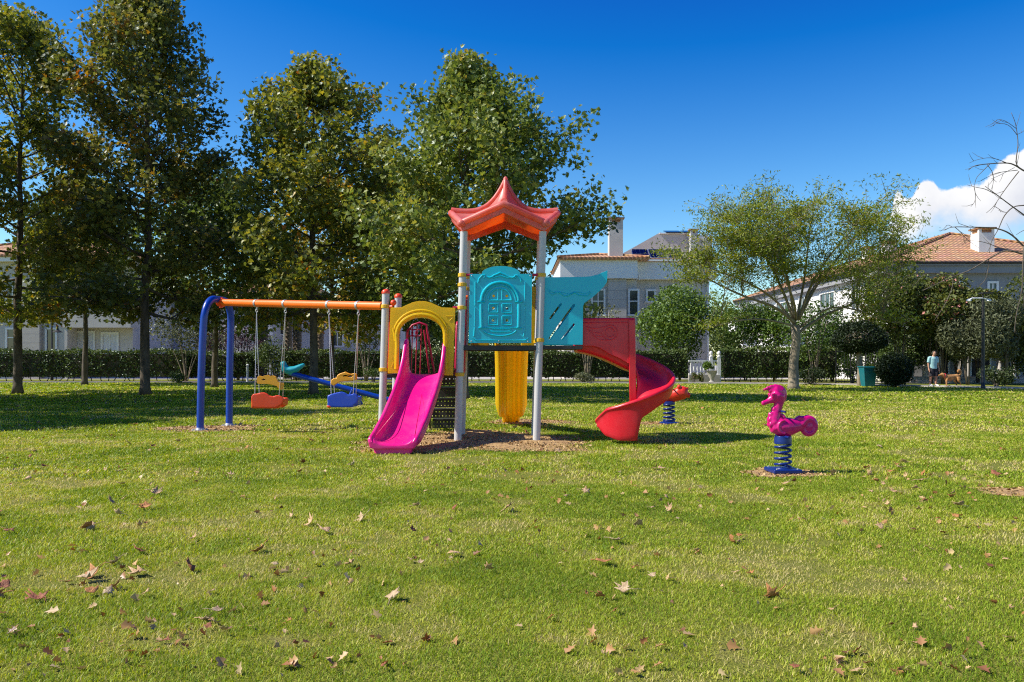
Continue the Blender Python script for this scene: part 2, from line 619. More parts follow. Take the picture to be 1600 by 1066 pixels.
def leaf_obj(name, C, size, tone, mat, parent, up=.7, width=.8, droop=.2, spread=.35, star=False):
    """many small folded leaves at centres C"""
    C = np.asarray(C, dtype=float)
    N = len(C)
    nrm = unit(rng.normal(size=(N, 3)) + np.array([0, 0, up]))
    u = rng.normal(size=(N, 3)); u[:, 2] -= droop
    u = unit(u - nrm * np.sum(u * nrm, 1, keepdims=True))
    v = np.cross(nrm, u)
    s = size * rng.uniform(1 - spread, 1 + spread, (N, 1))
    w = s * width
    fold = nrm * s * .12
    if star:   # five-lobed leaf
        prof = [(-.5, 0), (-.28, .52), (-.05, .22), (.12, .50), (.18, .16), (.55, 0), (.18, -.16), (.12, -.50), (-.05, -.22), (-.28, -.52)]
        k = len(prof)
        V = np.empty((N, k, 3))
        for i, (a, b) in enumerate(prof):
            V[:, i] = C + u * s * a + v * w * b + fold * (abs(b) * 2)
        T0 = np.array([(0, 1, 2), (2, 3, 4), (0, 2, 4), (0, 4, 5), (0, 5, 6), (6, 7, 8), (0, 6, 8), (0, 8, 9)])
    else:
        k = 4
        V = np.empty((N, 4, 3))
        V[:, 0] = C - u * s * .5
        V[:, 1] = C + v * w * .5 + fold
        V[:, 2] = C + u * s * .55
        V[:, 3] = C - v * w * .5 + fold
        T0 = np.array([(0, 1, 2), (0, 2, 3)])
    T = (T0[None] + (np.arange(N) * k)[:, None, None]).reshape(-1, 3)
    return raw_mesh(name, V.reshape(-1, 3), T, np.repeat(np.clip(tone, 0, 1), k), mat, parent)


def lerp_prof(prof, t):
    xs = [p[0] for p in prof]; ys = [p[1] for p in prof]
    return float(np.interp(t, xs, ys))


def bez(a, b, c, n=6):
    return [a * (1 - t) ** 2 + b * 2 * t * (1 - t) + c * t * t for t in [i / (n - 1) for i in range(n)]]


def tree(name, label, cat, base, height, tr, z0, prof, mat_leaf, mat_bark, nlimb=26, nleaf=12000, lsize=.2, seed=1, lean=(0, 0),
         group=None, rise=.45, clump=.42, star=True, tone_mid=.42, offset=(0, 0), bare=.3):
    """single-stem tree; prof = crown radius over height fraction, (left, right) factors in offset"""
    r = random.Random(seed)
    ng = np.random.default_rng(seed)
    root = thing(name, label, cat, base, 0, group)
    tb = MB()
    top = Vector((lean[0], lean[1], height))
    tp = []
    for i in range(9):
        t = i / 8
        tp.append(Vector((lean[0] * t + r.uniform(-.06, .06) * (0 < i), lean[1] * t + r.uniform(-.06, .06) * (0 < i), height * .97 * t)))
    rad = [tr * (1.35 if i == 0 else 1) * (1 - .9 * (i / 8) ** .9) + .012 for i in range(9)]
    tp.insert(1, tp[0].lerp(tp[1], .18)); rad.insert(1, tr)
    tb.tube(tp, rad, 10)

    def on_trunk(z):
        t = z / (height * .97)
        return Vector((lean[0] * t, lean[1] * t, z))
    clusters = []
    for i in range(nlimb):
        f = (i + .5) / nlimb
        z = z0 + (height * .96 - z0) * (f ** .92)
        az = i * 2.39996 + r.uniform(-.35, .35)
        # tip lies on the crown's outline a little above where the limb leaves
        hz = (z - z0) / (height - z0)
        R = lerp_prof(prof, min(1, hz + .08)) * r.uniform(.78, 1.12)
        dx = math.cos(az); dy = math.sin(az)
        up_ = rise - .58 + 1.45 * hz ** .8
        R *= 1 + (offset[0] if dx < 0 else offset[1]) * abs(dx)
        st = on_trunk(z)
        tip = st + Vector((dx * R, dy * R, R * (up_ + r.uniform(-.2, .25))))
        if tip.z > height * 1.02:
            tip.z = height * 1.02
        mid = st.lerp(tip, .5) + Vector((0, 0, -.10 * R + r.uniform(-.15, .15)))
        path = bez(st, mid, tip, 7)
        lr = max(.018, tr * .36 * (1 - .75 * hz))
        tb.tube(path, [lr * (1 - .85 * k / 6) + .006 for k in range(7)], 6)
        clusters.append((tip, .7))
        nb = max(4, int(R * 3.2))
        for b in range(nb):
            t = bare + (1 - bare) * (b + r.random()) / nb
            p = path[min(5, int(t * 6))].lerp(path[min(6, int(t * 6) + 1)], t * 6 - int(t * 6))
            side = az + r.choice((-1, 1)) * r.uniform(.4, 1.3)
            L = R * r.uniform(.16, .36) + .25
            q = p + Vector((math.cos(side) * L, math.sin(side) * L, L * (r.uniform(-.15, .75) + .8 * hz)))
            tb.tube([p, p.lerp(q, .5) + Vector((0, 0, .05)), q], [lr * .35 + .004, lr * .25 + .004, .004], 5, cap=False)
            clusters.append((q, 1.0)); clusters.append((p.lerp(q, .55), .8))
    # leaves round the twigs, heavier towards the outside
    n_c = len(clusters)
    wts = np.array([c[1] * r.uniform(.35, 1.5) for c in clusters]); wts /= wts.sum()
    idx = ng.choice(n_c, nleaf, p=wts)
    cen = np.array([tuple(c[0]) for c in clusters])
    tone_c = ng.normal(tone_mid, .13, n_c)
    C = cen[idx] + np.clip(ng.normal(size=(nleaf, 3)), -1.6, 1.6) * clump * np.array([1, 1, 1.0])
    C[:, 2] = np.maximum(C[:, 2], z0 * .62 + ng.random(nleaf) * .8)
    tone = tone_c[idx] + ng.normal(0, .13, nleaf)
    tb.build('trunk', mat_bark, root, smooth_angle=180)
    leaf_obj('crown', C, lsize, tone, mat_leaf, root, star=star, width=1.0 if star else .8)
    return root


def blob_points(ng, n, c, rad, lobes=9, rough=.45, hollow=.75):
    """points of an uneven leafy mass made of lobes"""
    c = np.array(c, float); rad = np.array(rad, float)
    L = unit(ng.normal(size=(lobes, 3))) * ng.uniform(.45, .75, (lobes, 1))
    lr = ng.uniform(.32, .58, lobes)
    idx = ng.choice(lobes, n, p=lr ** 2 / (lr ** 2).sum())
    d = unit(ng.normal(size=(n, 3)))
    rr = np.where(ng.random(n) < hollow, ng.normal(1, .10, n), ng.random(n) ** .5)
    Q = L[idx] + d * (lr[idx] * rr)[:, None]
    tone_l = ng.normal(0, .07, lobes)
    return c + Q * rad, tone_l[idx]


def bush(name, label, cat, base, rad, h0, mat, n=2500, lsize=.12, seed=1, group=None, stems=5, lobes=10, tone=.45, mat_stem=None, star=False, width=.6, spread_stem=.5):
    """bushy plant: several stems and a leafy mass whose middle is at h0"""
    ng = np.random.default_rng(seed); r = random.Random(seed)
    root = thing(name, label, cat, base, 0, group)
    sb = MB()
    for i in range(stems):
        az = i / max(1, stems) * 2 * PI + r.random()
        a = Vector((math.cos(az) * .06, math.sin(az) * .06, 0))
        k = r.uniform(.3, 1) * spread_stem
        b = Vector((math.cos(az) * rad[0] * k, math.sin(az) * rad[1] * k, h0 + rad[2] * r.uniform(-.2, .5)))
        m = a.lerp(b, .5) + Vector((-math.cos(az), -math.sin(az), 0)) * rad[0] * k * .2
        sb.tube(bez(a, m, b, 6), [.035, .03, .026, .02, .015, .008], 6)
    sb.build('stem', mat_stem or M['bark_twig'], root, smooth_angle=180)
    C, dt = blob_points(ng, n, (0, 0, h0), rad, lobes)
    C[:, 2] = np.maximum(C[:, 2], .04)
    leaf_obj('foliage', C, lsize, tone + dt + ng.normal(0, .16, n), mat, root, star=star, width=width)
    return root


def hedge(label, a, b, h, th, n, seed=1, lsize=.13):
    """clipped hedge from a to b on the ground"""
    ng = np.random.default_rng(seed)
    a = Vector((a[0], a[1], 0)); b = Vector((b[0], b[1], 0))
    d = b - a; L = d.length; ang = math.atan2(d.y, d.x)
    root = thing('hedge', label, 'hedge', (a + b) / 2, ang, 'clipped hedges along the path')
    core = MB()
    core.box(-L / 2 + .16, L / 2 - .16, -th / 2 + .16, th / 2 - .16, .28, h - .16)  # solid dark box among the stems paints the shaded inside of the hedge
    x = -L / 2 + .3
    r = random.Random(seed)
    while x < L / 2 - .2:
        core.tube([(x, r.uniform(-.2, .2), 0), (x + r.uniform(-.08, .08), r.uniform(-.2, .2), .2), (x + r.uniform(-.15, .15), r.uniform(-.25, .25), .45)], [.03, .025, .02], 5)
        x += r.uniform(.3, .7)
    core.build('stem', M['stem'], root)
    # shell of leaves on top, faces and ends
    A = np.array([L * h, L * h, L * th, th * h, th * h]); A = A / A.sum()
    f = ng.choice(5, n, p=A)
    X = ng.uniform(-L / 2, L / 2, n); Y = ng.uniform(-th / 2, th / 2, n); Z = ng.uniform(.22, h, n)
    j = ng.normal(0, .055, n) - .03
    wave = .07 * np.sin(X * 1.3 + seed) + .05 * np.sin(X * 3.7 + 1) + .03 * np.sin(X * 9.1 + seed * 2) + .03 * np.sin(Z * 5 + X * 2.2)
    wave = wave + np.where(ng.random(n) < .06, ng.uniform(0, .22, n), 0)
    Y = np.where(f == 0, -th / 2 + j * -1 - wave, np.where(f == 1, th / 2 + j, Y))
    Z = np.where(f == 2, h + j + wave, Z)
    X = np.where(f == 3, -L / 2 - j, np.where(f == 4, L / 2 + j, X))
    low = .2 + .16 * np.abs(np.sin(X * 2.3 + seed)) * np.abs(np.sin(X * .9))
    keep = Z > low
    C = np.stack([X, Y, Z], 1)[keep]
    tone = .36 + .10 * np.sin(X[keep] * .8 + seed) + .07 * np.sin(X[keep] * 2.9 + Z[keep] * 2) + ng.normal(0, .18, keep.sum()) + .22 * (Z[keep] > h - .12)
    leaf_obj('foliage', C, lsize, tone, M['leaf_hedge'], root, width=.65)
    return root


# ---------------------------------------------------------------- ground, path, soil
def vnoise(x, y, s, seed=0):
    """smooth value noise in numpy"""
    x = np.asarray(x) / s; y = np.asarray(y) / s
    xi = np.floor(x).astype(np.int64); yi = np.floor(y).astype(np.int64)
    fx = x - xi; fy = y - yi
    fx = fx * fx * (3 - 2 * fx); fy = fy * fy * (3 - 2 * fy)

    def h(a, b):
        v = np.sin(a * 127.1 + b * 311.7 + seed * 74.7) * 43758.5453
        return v - np.floor(v)
    return (h(xi, yi) * (1 - fx) + h(xi + 1, yi) * fx) * (1 - fy) + (h(xi, yi + 1) * (1 - fx) + h(xi + 1, yi + 1) * fx) * fy


def lawn_mat():
    m, nt, b = new_mat('lawn_soil_and_grass')
    f1 = noise(nt, .35, 4, .6); f2 = noise(nt, 3.5, 6, .65); f3 = noise(nt, 60, 3, .7)
    c = mixc(nt, smooth(nt, f3, .3, .7), (.10, .13, .018), (.30, .31, .05))
    c = mixc(nt, math_node(nt, 'MULTIPLY', smooth(nt, f2, .52, .75), .55), c, (.36, .27, .13))
    c = mixc(nt, math_node(nt, 'MULTIPLY', smooth(nt, f1, .35, .7), .4), c, (.24, .25, .035))
    nt.links.new(c, b.inputs['Base Color'])
    b.inputs['Roughness'].default_value = .95
    b.inputs['Specular IOR Level'].default_value = .1
    bump(nt, b, f3, .8, .05)
    return m


M['lawn'] = lawn_mat()
M['soil'] = matte('dry_brown_soil', (.45, .29, .115), (.30, .18, .075), sc=9, bstr=.8)
M['chips'] = leafy('soil_crumbs', [(0, (.16, .10, .05)), (.5, (.40, .255, .10)), (1, (.56, .40, .19))], transl=0)
M['paving'] = matte('pale_paving', (.44, .41, .37), (.33, .31, .28), sc=3, bstr=.2)
M['brickpath'] = matte('reddish_paving', (.34, .22, .17), (.26, .16, .12), sc=5, bstr=.2)

lawn_b = MB()
ys = [-6, 0, 3, 6, 9, 12, 15, 18, 22, 26, 30, 36, 45, 60, 90, 160, 400, 900]
xs = [-900, -300, -90, -45, -30, -20, -14, -9, -5, -2, 0, 2, 5, 9, 14, 20, 30, 45, 90, 300, 900]
lawn_b.grid([[(x, y, 0) for x in xs] for y in ys])
lawn = struct(lawn_b.build('lawn', M['lawn']))

# soil patches: (centre x, y, radius x, radius y)
SOIL = [(-.62, 13.35, 1.75, 1.75, 3), (-5.75, 15.85, .95, .75, 5), (3.12, 9.62, .46, .40, 9), (2.95, 17.1, .55, .4, 12), (5.0, 8.2, .42, .30, 14),
        (.36, 17.5, .9, .7, 21), (-5.4, 12.0, .01, .01, 2)][:6]


def soil_edge(px, py, s):
    x, y, rx, ry, sd = s
    a = np.arctan2((py - y) / ry, (px - x) / rx)
    px = px + .25 * (vnoise(px, py, .3, 6) - .5); py = py + .25 * (vnoise(px, py, .3, 7) - .5)
    rr = np.hypot((py - y) / ry, (px - x) / rx)
    e = 1 + .13 * np.sin(3 * a + sd) + .09 * np.sin(5 * a + 2 * sd) + .05 * np.sin(11 * a + sd)
    return rr / e      # < 1 inside


soil_b = MB()
for s in SOIL:
    ring = [[], [], []]
    for i in range(64):
        a = 2 * PI * i / 64
        e = 1 + .13 * math.sin(3 * a + s[4]) + .09 * math.sin(5 * a + 2 * s[4]) + .05 * math.sin(11 * a + s[4])
        for k, q in enumerate((1.0, .8, .35)):
            z = .004 + ((0, .014, .031)[k] + (.012 * math.sin(7 * a + s[4]) if k else 0)) * min(1, s[2] * .5)
            ring[k].append((s[0] + s[2] * e * q * math.cos(a), s[1] + s[3] * e * q * math.sin(a), z))
    ring.append([(s[0], s[1], .004 + .031 * min(1, s[2] * .5))] * 64)
    soil_b.grid(ring, close_u=True)
soil = struct(soil_b.build('bare_soil', M['soil'], smooth_angle=180))

# crumbs and dead bits on the soil: one countless mass
cr = []
for s in SOIL:
    n = int(2600 * s[2] * s[3] / 1.0) + 150
    q = rng.uniform(-1.15, 1.15, (n, 2))
    X = s[0] + q[:, 0] * s[2]; Y = s[1] + q[:, 1] * s[3]
    e = soil_edge(X, Y, s)
    k = e < 1.06
    Z = .006 + np.interp(e[k], [0, .35, .8, 1.1], [.034, .032, .016, .002]) * min(1, s[2] * .5)
    cr.append(np.stack([X[k], Y[k], Z], 1))
cr = np.concatenate(cr)
o = leaf_obj('soil_crumbs', cr, .03, rng.normal(.5, .25, len(cr)), M['chips'], None, up=1.2, width=.7, spread=.7)
tag(o, 'brown crumbs and dead bits scattered on the bare soil', 'debris'); o['kind'] = 'stuff'

# path along the hedges that bends towards the viewer on the right
pl = [(-60, 48.6), (-20, 48.3), (0, 47.6), (10, 46.6), (16, 44.8), (20, 41.5), (24, 36.5), (30, 30), (38, 23)]
pb = MB()
rows = []
for i, (x, y) in enumerate(pl):
    a = Vector(pl[max(0, i - 1)]); b = Vector(pl[min(len(pl) - 1, i + 1)])
    n = (b - a).normalized(); n = Vector((-n.y, n.x))
    rows.append([(x - n.x * .5, y - n.y * .5, .012), (x + n.x * .5, y + n.y * .5, .012)])
pb.grid(rows)
struct(pb.build('path', M['brickpath']))
kb = MB()
for sgn in (-1, 1):
    rows = []
    for i, (x, y) in enumerate(pl):
        a = Vector(pl[max(0, i - 1)]); b = Vector(pl[min(len(pl) - 1, i + 1)])
        n = (b - a).normalized(); n = Vector((-n.y, n.x))
        w = [(.5, 0), (.5, .07), (.60, .07), (.60, 0)]
        rows.append([(x + sgn * n.x * q, y + sgn * n.y * q, z) for q, z in w])
    kb.grid(rows)
struct(kb.build('kerb', M['paving']))
gp = MB()   # paved yards in front of the houses
gp.box(-60, 70, 56.5, 200, -.05, .008)
struct(gp.build('pavement', M['paving']))
pt = MB(); pt.box(21.0, 40, 46.6, 50.5, -.05, .012)
struct(pt.build('terrace', M['paving']))


def grass_mass():
    V, T, tone = [], [], []
    specs = [(3.0, 5.5, 230000, .017, .0016), (5.5, 9, 270000, .019, .0025), (9, 15, 220000, .024, .0048), (15, 26, 140000, .032, .011), (26, 48.2, 84000, .042, .028)]
    base = 0
    for d0, d1, n, h, w in specs:
        t = rng.random(n)
        Y = np.sqrt(d0 ** 2 + t * (d1 ** 2 - d0 ** 2))
        X = rng.uniform(-1, 1, n) * (Y * .70 + .6)
        keep = np.ones(n, bool)
        for s in SOIL:
            keep &= soil_edge(X, Y, s) > rng.uniform(.70, 1.10, n)
        px = [p[0] for p in pl]; py = [p[1] for p in pl]
        keep &= Y < np.interp(X, px, py) - .62
        # thin patches
        thin = vnoise(X, Y, .55, 3) * .6 + vnoise(X, Y, .16, 5) * .4
        keep &= rng.random(n) > np.clip((thin - .57) * 3.6, 0, .9)
        X, Y, th = X[keep], Y[keep], thin[keep]
        m = len(X)
        az = rng.uniform(0, 2 * PI, m)
        ln = rng.uniform(.3, 1.7, m)
        hh = h * rng.uniform(.45, 1.35, m) * (.75 + .5 * vnoise(X, Y, .8, 9))
        ww = w * rng.uniform(.6, 1.3, m)
        fa = az + PI / 2 + rng.normal(0, .5, m)
        dx, dy = np.cos(fa) * ww, np.sin(fa) * ww
        lx, ly = np.cos(az) * hh * ln, np.sin(az) * hh * ln
        v = np.empty((m, 5, 3))
        v[:, 0] = np.stack([X - dx, Y - dy, np.full(m, -.004)], 1)
        v[:, 1] = np.stack([X + dx, Y + dy, np.full(m, -.004)], 1)
        v[:, 2] = np.stack([X + dx * .8 + lx * .35, Y + dy * .8 + ly * .35, hh * .6], 1)
        v[:, 3] = np.stack([X - dx * .8 + lx * .35, Y - dy * .8 + ly * .35, hh * .6], 1)
        v[:, 4] = np.stack([X + lx, Y + ly, hh], 1)
        tt = (np.array([(0, 1, 2), (0, 2, 3), (3, 2, 4)])[None] + (np.arange(m) * 5)[:, None, None]).reshape(-1, 3)
        tn = .44 + .42 * (vnoise(X, Y, 1.3, 1) - .5) + .38 * (vnoise(X, Y, .33, 2) - .5) + .3 * (vnoise(X, Y, 4, 4) - .5) + rng.normal(0, .13, m)
        tn += np.where(rng.random(m) < .16, .34, 0) - np.where(rng.random(m) < .16, .3, 0) + np.clip((th - .50), 0, 1) * 1.7
        V.append(v.reshape(-1, 3)); T.append(tt + base); base += m * 5
        tone.append(np.repeat(np.clip(tn, 0, 1), 5))
    o = raw_mesh('grass', np.concatenate(V), np.concatenate(T), np.concatenate(tone), M['grass'])
    tag(o, 'short green and straw flecked grass blades of the lawn', 'grass'); o['kind'] = 'stuff'


grass_mass()

# ---------------------------------------------------------------- the play structure
def catmull(vals, n):
    """smooth interpolation through vals (tuples), n samples"""
    vals = [Vector(v) if len(v) > 1 else v for v in vals]
    out = []
    k = len(vals) - 1
    for i in range(n):
        t = i / (n - 1) * k
        a = min(int(t), k - 1); f = t - a
        p0, p1, p2, p3 = vals[max(a - 1, 0)], vals[a], vals[a + 1], vals[min(a + 2, k)]
        out.append(.5 * ((2 * p1) + (p2 - p0) * f + (2 * p0 - 5 * p1 + 4 * p2 - p3) * f * f + (3 * p1 - p0 - 3 * p2 + p3) * f ** 3))
    return out


LEAN = .03
play = thing('play_structure', 'colourful plastic play structure with red roof, pink slide, red spiral slide and orange swing beam', 'playground')


def S(px, py, Y=13.2):
    z = EYE + (HY - py) / FPX * Y
    return ((px - HX) / FPX * Y - LEAN * z, z)


def circ(cx, cz, r, n=12, sx=1.0, a0=0.0):
    return [(cx + r * sx * math.cos(a0 + 2 * PI * i / n), cz + r * math.sin(a0 + 2 * PI * i / n)) for i in range(n)]


def part(mb, name, mat, lean=True, parent=None, **k):
    if lean:
        mb.shear(LEAN)
    return mb.build(name, mat, parent or play, **k)


XL, XR, YF, YB = -.862, .388, 13.2, 14.25
XS = -2.08
PR = .059


def post(x, y, h, cap=None, collars=()):
    m = MB(); m.tube([(x, y, -.1), (x, y, h)], PR, 20)
    o = part(m, 'post', M['post'])
    if cap:
        m = MB(); m.lathe([(PR + .008, 0), (PR + .010, .03), (PR * .9, .055), (PR * .5, .07), (0.005, .075)], (x, y, h - .01), 18)
        part(m, 'post_cap', M['orangered'], parent=o)
    for z in collars:
        m = MB(); m.lathe([(PR, -.03), (PR + .014, -.026), (PR + .016, .0), (PR + .014, .026), (PR, .03)], (x, y, z), 20)
        m.box(x - .018, x + .018, y - PR - .03, y - PR, z - .02, z + .02)
        part(m, 'collar', M['collar'], parent=o)
    return o


def zz(py, Y=13.2):
    return EYE + (HY - py) / FPX * Y


post(XL, YF, 3.34, None, (zz(430), zz(445), zz(481), zz(585)))
post(XR, YF, 3.34, None, (zz(430), 1.62))
post(XL - .0, YB, 3.34, None, (2.72, 2.52))
post(XR, YB, 3.34, None, (2.7, 1.62))
post(XS, YF + .05, 2.37, 1, (zz(479, 13.25), 1.15))
post(XS + .06, YB, 2.38, 1, (2.0, 1.15))

# decks
m = MB(); m.box(XL - .0, XR + .0, YF, YB, 1.47, 1.525)
m.box(XL, XR, YF - .03, YF + .02, 1.455, 1.535); m.box(XL, XR, YB - .02, YB + .03, 1.455, 1.535)
part(m, 'deck', M['deck'], bevel=.006)
m = MB(); m.box(XS, XL, YF + .06, YB - .02, 1.02, 1.07)
part(m, 'deck', M['deck'], bevel=.006)

# ---- roof: four upturned gables meeting in a peak
RC = Vector((-.237, 13.73, 0))
HC, HA = .66, .88          # half-widths to corners over the posts and to the gable tips
ZP, ZA, ZC = 4.27, 3.72, 3.49


def roof_point(ang_i, t, drop=0.0):
    """ang_i 0..8 round the roof (even = gable tip, odd = corner); t 0 at peak, 1 at the eaves"""
    k = ang_i % 8
    a, f = int(k), k - int(k)

    def rib(i, t):
        i %= 8
        ang = i * PI / 4
        if i % 2 == 0:
            R = HA
            z = ZA + (ZP - ZA) * (1 - t) ** 3.9
            z += .03 * t ** 3
        else:
            R = HC * math.sqrt(2)
            z = ZC + (ZP - ZC) * (1 - t) ** 3.3
        return Vector((RC.x + math.cos(ang) * R * t, RC.y + math.sin(ang) * R * t * .92, z))
    p, q = rib(a, t), rib(a + 1, t)
    g = p.lerp(q, f)
    return g - Vector((0, 0, drop))


m = MB()
NT, NA = 14, 64
rows = [[roof_point(j * 8 / NA, max(.012, i / NT)) for j in range(NA)] for i in range(NT + 1)]
m.grid(rows, close_u=True)
low = [[roof_point(j * 8 / NA, max(.012, i / NT)) - Vector((0, 0, .035)) for j in range(NA)] for i in range(NT + 1)]
m.grid([r for r in low], close_u=True)
# rounded rim and rolled ridges
rim = [roof_point(j * 8 / NA, 1.0) for j in range(NA)]
m.tube([p - Vector((0, 0, .02)) for p in rim], .052, 10, closed=True)
m.grid([[p - Vector((0, 0, .02)) for p in rim], [RC + (p - RC) * .985 - Vector((0, 0, .155)) + Vector((0, 0, RC.z * 0)) - Vector((0, 0, (p.z) * -.015)) for p in rim],
        [RC + (p - RC) * .93 - Vector((0, 0, .155)) - Vector((0, 0, p.z * -.07)) for p in rim],
        [RC + (p - RC) * .93 - Vector((0, 0, .04)) - Vector((0, 0, p.z * -.07)) for p in rim]], close_u=True)
for i in range(0, 8, 2):
    m.tube([roof_point(i, max(.01, t / 16)) + Vector((0, 0, .016)) for t in range(17)], [.034 + .022 * t / 16 for t in range(17)], 10)
for i in range(1, 8, 2):
    c = roof_point(i, 1.0)
    m.ball((c.x, c.y, c.z - .03), .075, 12, (1, 1, .9))
m.ball((RC.x, RC.y, ZP), .04, 10, (1, 1, 1.6))
part(m, 'roof', M['roof'], smooth_angle=50)

# ---- teal door panel with moulded arch and six small openings
def zp(x, y):     # coordinates read off the enlarged door
    return S(700 + x / 6.154, 400 + y / 6.154)


YD = 13.15
m = MB()
out = [zp(200, 838), zp(213, 178), zp(325, 178)]
for i in range(1, 16):
    a = PI - PI * i / 16
    q = zp(510 + 185 * math.cos(a), 178 - 76 * math.sin(a))
    out.append(q)
out += [zp(695, 178), zp(808, 178), zp(800, 838)]
wins = [(440, 388), (565, 388), (437, 505), (566, 507), (434, 622), (566, 622)]
holes = [circ(*zp(x, y), .021, 12) for x, y in wins]
m.prism(out, YD - .02, YD + .035, holes)


def bead(pts, r=.013, f=.8):
    r *= 1.3
    m.tube([(q[0], YD - .024, q[1]) for q in [zp(*p) for p in pts]], r, 8, flat=f)


def arc(cx, cy, rx, ry, a0, a1, n=16):
    return [(cx + rx * math.cos(math.radians(a0 + (a1 - a0) * i / n)), cy - ry * math.sin(math.radians(a0 + (a1 - a0) * i / n))) for i in range(n + 1)]


bead(arc(500, 435, 178, 178, 0, 180), .020, .9)
bead(arc(500, 435, 150, 150, 0, 180), .010)
for x in (320, 680):
    bead([(x, 465), (x, 560), (x - (x - 500) * .02, 690)], .020, .9)
    bead([(x - 35, 445), (x + 35, 445)], .014)
    bead([(x - 25, 695), (x + 25, 695)], .014)
# fanlight and panes
bead(arc(500, 430, 112, 112, 0, 180) + [(388, 430), (612, 430)], .011)
bead([(482, 322), (482, 430)], .010); bead([(520, 322), (520, 430)], .010)
for (x0, x1, y0, y1) in [(395, 482, 466, 545), (522, 610, 466, 548), (392, 482, 582, 665), (522, 610, 582, 665)]:
    bead([(x0, y0), (x1, y0), (x1, y1), (x0, y1), (x0, y0)], .012)
    bead([(x0 + 18, y0 + 18), (x1 - 18, y0 + 18), (x1 - 18, y1 - 18), (x0 + 18, y1 - 18), (x0 + 18, y0 + 18)], .006)
# steps, garland and the long side beads
for k, (x0, x1, y) in enumerate([(330, 670, 690), (425, 600, 705), (410, 615, 728)]):
    bead([(x0, y), (x1, y)], .009)
bead(arc(500, 695, 165, 75, 200, 340), .011)
bead(arc(500, 690, 120, 45, 205, 335), .008)
bead([(292, 262), (300, 225), (330, 192), (352, 190), (358, 205), (345, 215)], .011)
bead([(705, 250), (698, 222), (665, 192), (645, 192), (640, 206), (652, 216)], .011)
bead([(375, 208), (400, 214), (425, 205), (445, 190), (470, 182), (490, 172), (505, 165), (520, 176), (545, 184), (565, 196), (590, 210), (620, 214), (640, 206)], .012)
bead([(430, 216), (460, 206), (490, 200), (520, 198), (550, 208), (585, 218)], .010)
for x in (265, 741):
    bead([(x, 255), (x - 2, 480)], .008); bead([(x - 6, 690), (x - 14, 775)], .010)
bead([(262, 500), (258, 680)], .005); bead([(738, 500), (735, 680)], .005)
bead([(240, 790), (270, 812), (740, 812), (770, 790)], .006)
dp = part(m, 'door_panel', M['teal'], bevel=.004, smooth_angle=50)
for x, y in [(226, 822), (490, 820), (768, 824), (230, 195), (790, 195)]:
    q = zp(x, y)
    b = MB(); b.ball((q[0], YD - .022, q[1]), .011, 8)
    part(b, 'bolt', M['steel'], parent=dp)
for xa_, xb_ in ((XL + .05, XL + .16), (XR - .16, XR - .05)):
    m = MB(); m.tube([(xa_, YF - .03, zz(430)), (xb_, YF - .03, zz(430))], .022, 10)
    part(m, 'bracket', M['crimson'])

# ---- teal fish-shaped side panel with three slots, one on each side of the spiral slide's mouth
def slot(x0, y0, x1, y1, w):
    (ax, az), (bx, bz) = zp(x0, y0), zp(x1, y1)
    d = Vector((bx - ax, bz - az)).normalized(); n = Vector((-d.y, d.x)) * w
    pts = []
    for c, s in (((ax, az), 1), ((bx, bz), -1)):
        for i in range(7):
            a = PI / 2 + PI * i / 6
            v = (d * math.cos(a) * s + Vector((-d.y, d.x)) * math.sin(a) * s) * w
            pts.append((c[0] + v.x, c[1] + v.y))
    return pts


def fish(Y, dy):
    m = MB()
    o = [zp(915, 850), zp(912, 205), zp(1290, 202), zp(1370, 196), zp(1430, 182), zp(1490, 158), zp(1535, 140), zp(1530, 250), zp(1500, 295), zp(1450, 345),
         zp(1390, 398), zp(1340, 430), zp(1312, 452), zp(1300, 480), zp(1295, 855)]
    m.prism(o, Y - .022, Y + .022, [slot(985, 600, 1085, 465, .017), slot(980, 795, 1210, 475, .021), slot(1100, 800, 1210, 660, .017)])
    g = [(965, 315), (975, 350), (1000, 375), (1040, 352), (1080, 355), (1110, 382), (1150, 384), (1185, 368), (1220, 352), (1260, 378), (1300, 380), (1340, 382), (1370, 352)]
    m.tube([(q[0], Y - .022, q[1]) for q in [zp(*p) for p in g]], .011, 8)
    g = [(975, 330), (1010, 350), (1060, 345), (1110, 352), (1160, 368), (1210, 345), (1260, 350), (1320, 365), (1365, 340)]
    m.tube([(q[0], Y - .022, q[1]) for q in [zp(*p) for p in g]], .007, 8)
    for p in m.v:
        p.y += dy
    return m


part(fish(13.22, 0), 'side_panel', M['teal'], bevel=.006)
part(fish(13.22, .86), 'side_panel', M['teal'], bevel=.006)
m = MB(); q0, q1 = zp(912, 850), zp(1295, 855)
m.box(q0[0], q1[0], 13.2, 14.1, 1.47, 1.50); m.box(q0[0], q1[0], 13.19, 13.215, 1.475, 1.53)
part(m, 'slide_threshold', M['deck'], bevel=.004)

# ---- red spiral slide
CX, CY = 1.945, 13.33
m = MB()
TH = [90, 60, 30, 0, -30, -60, -90, -120, -145, -165]
ZB = [1.17, 1.09, 1.0, .89, .76, .63, .44, .31, .25, .22]
RIM = [1.46, 1.34, 1.21, 1.08, .95, .84, .72, .61, .54, .51]
SK = [-.07, -.06, -.06, -.06, -.06, -.06, -.38, -.26, -.13, .06]
rows = []
NSP = 56


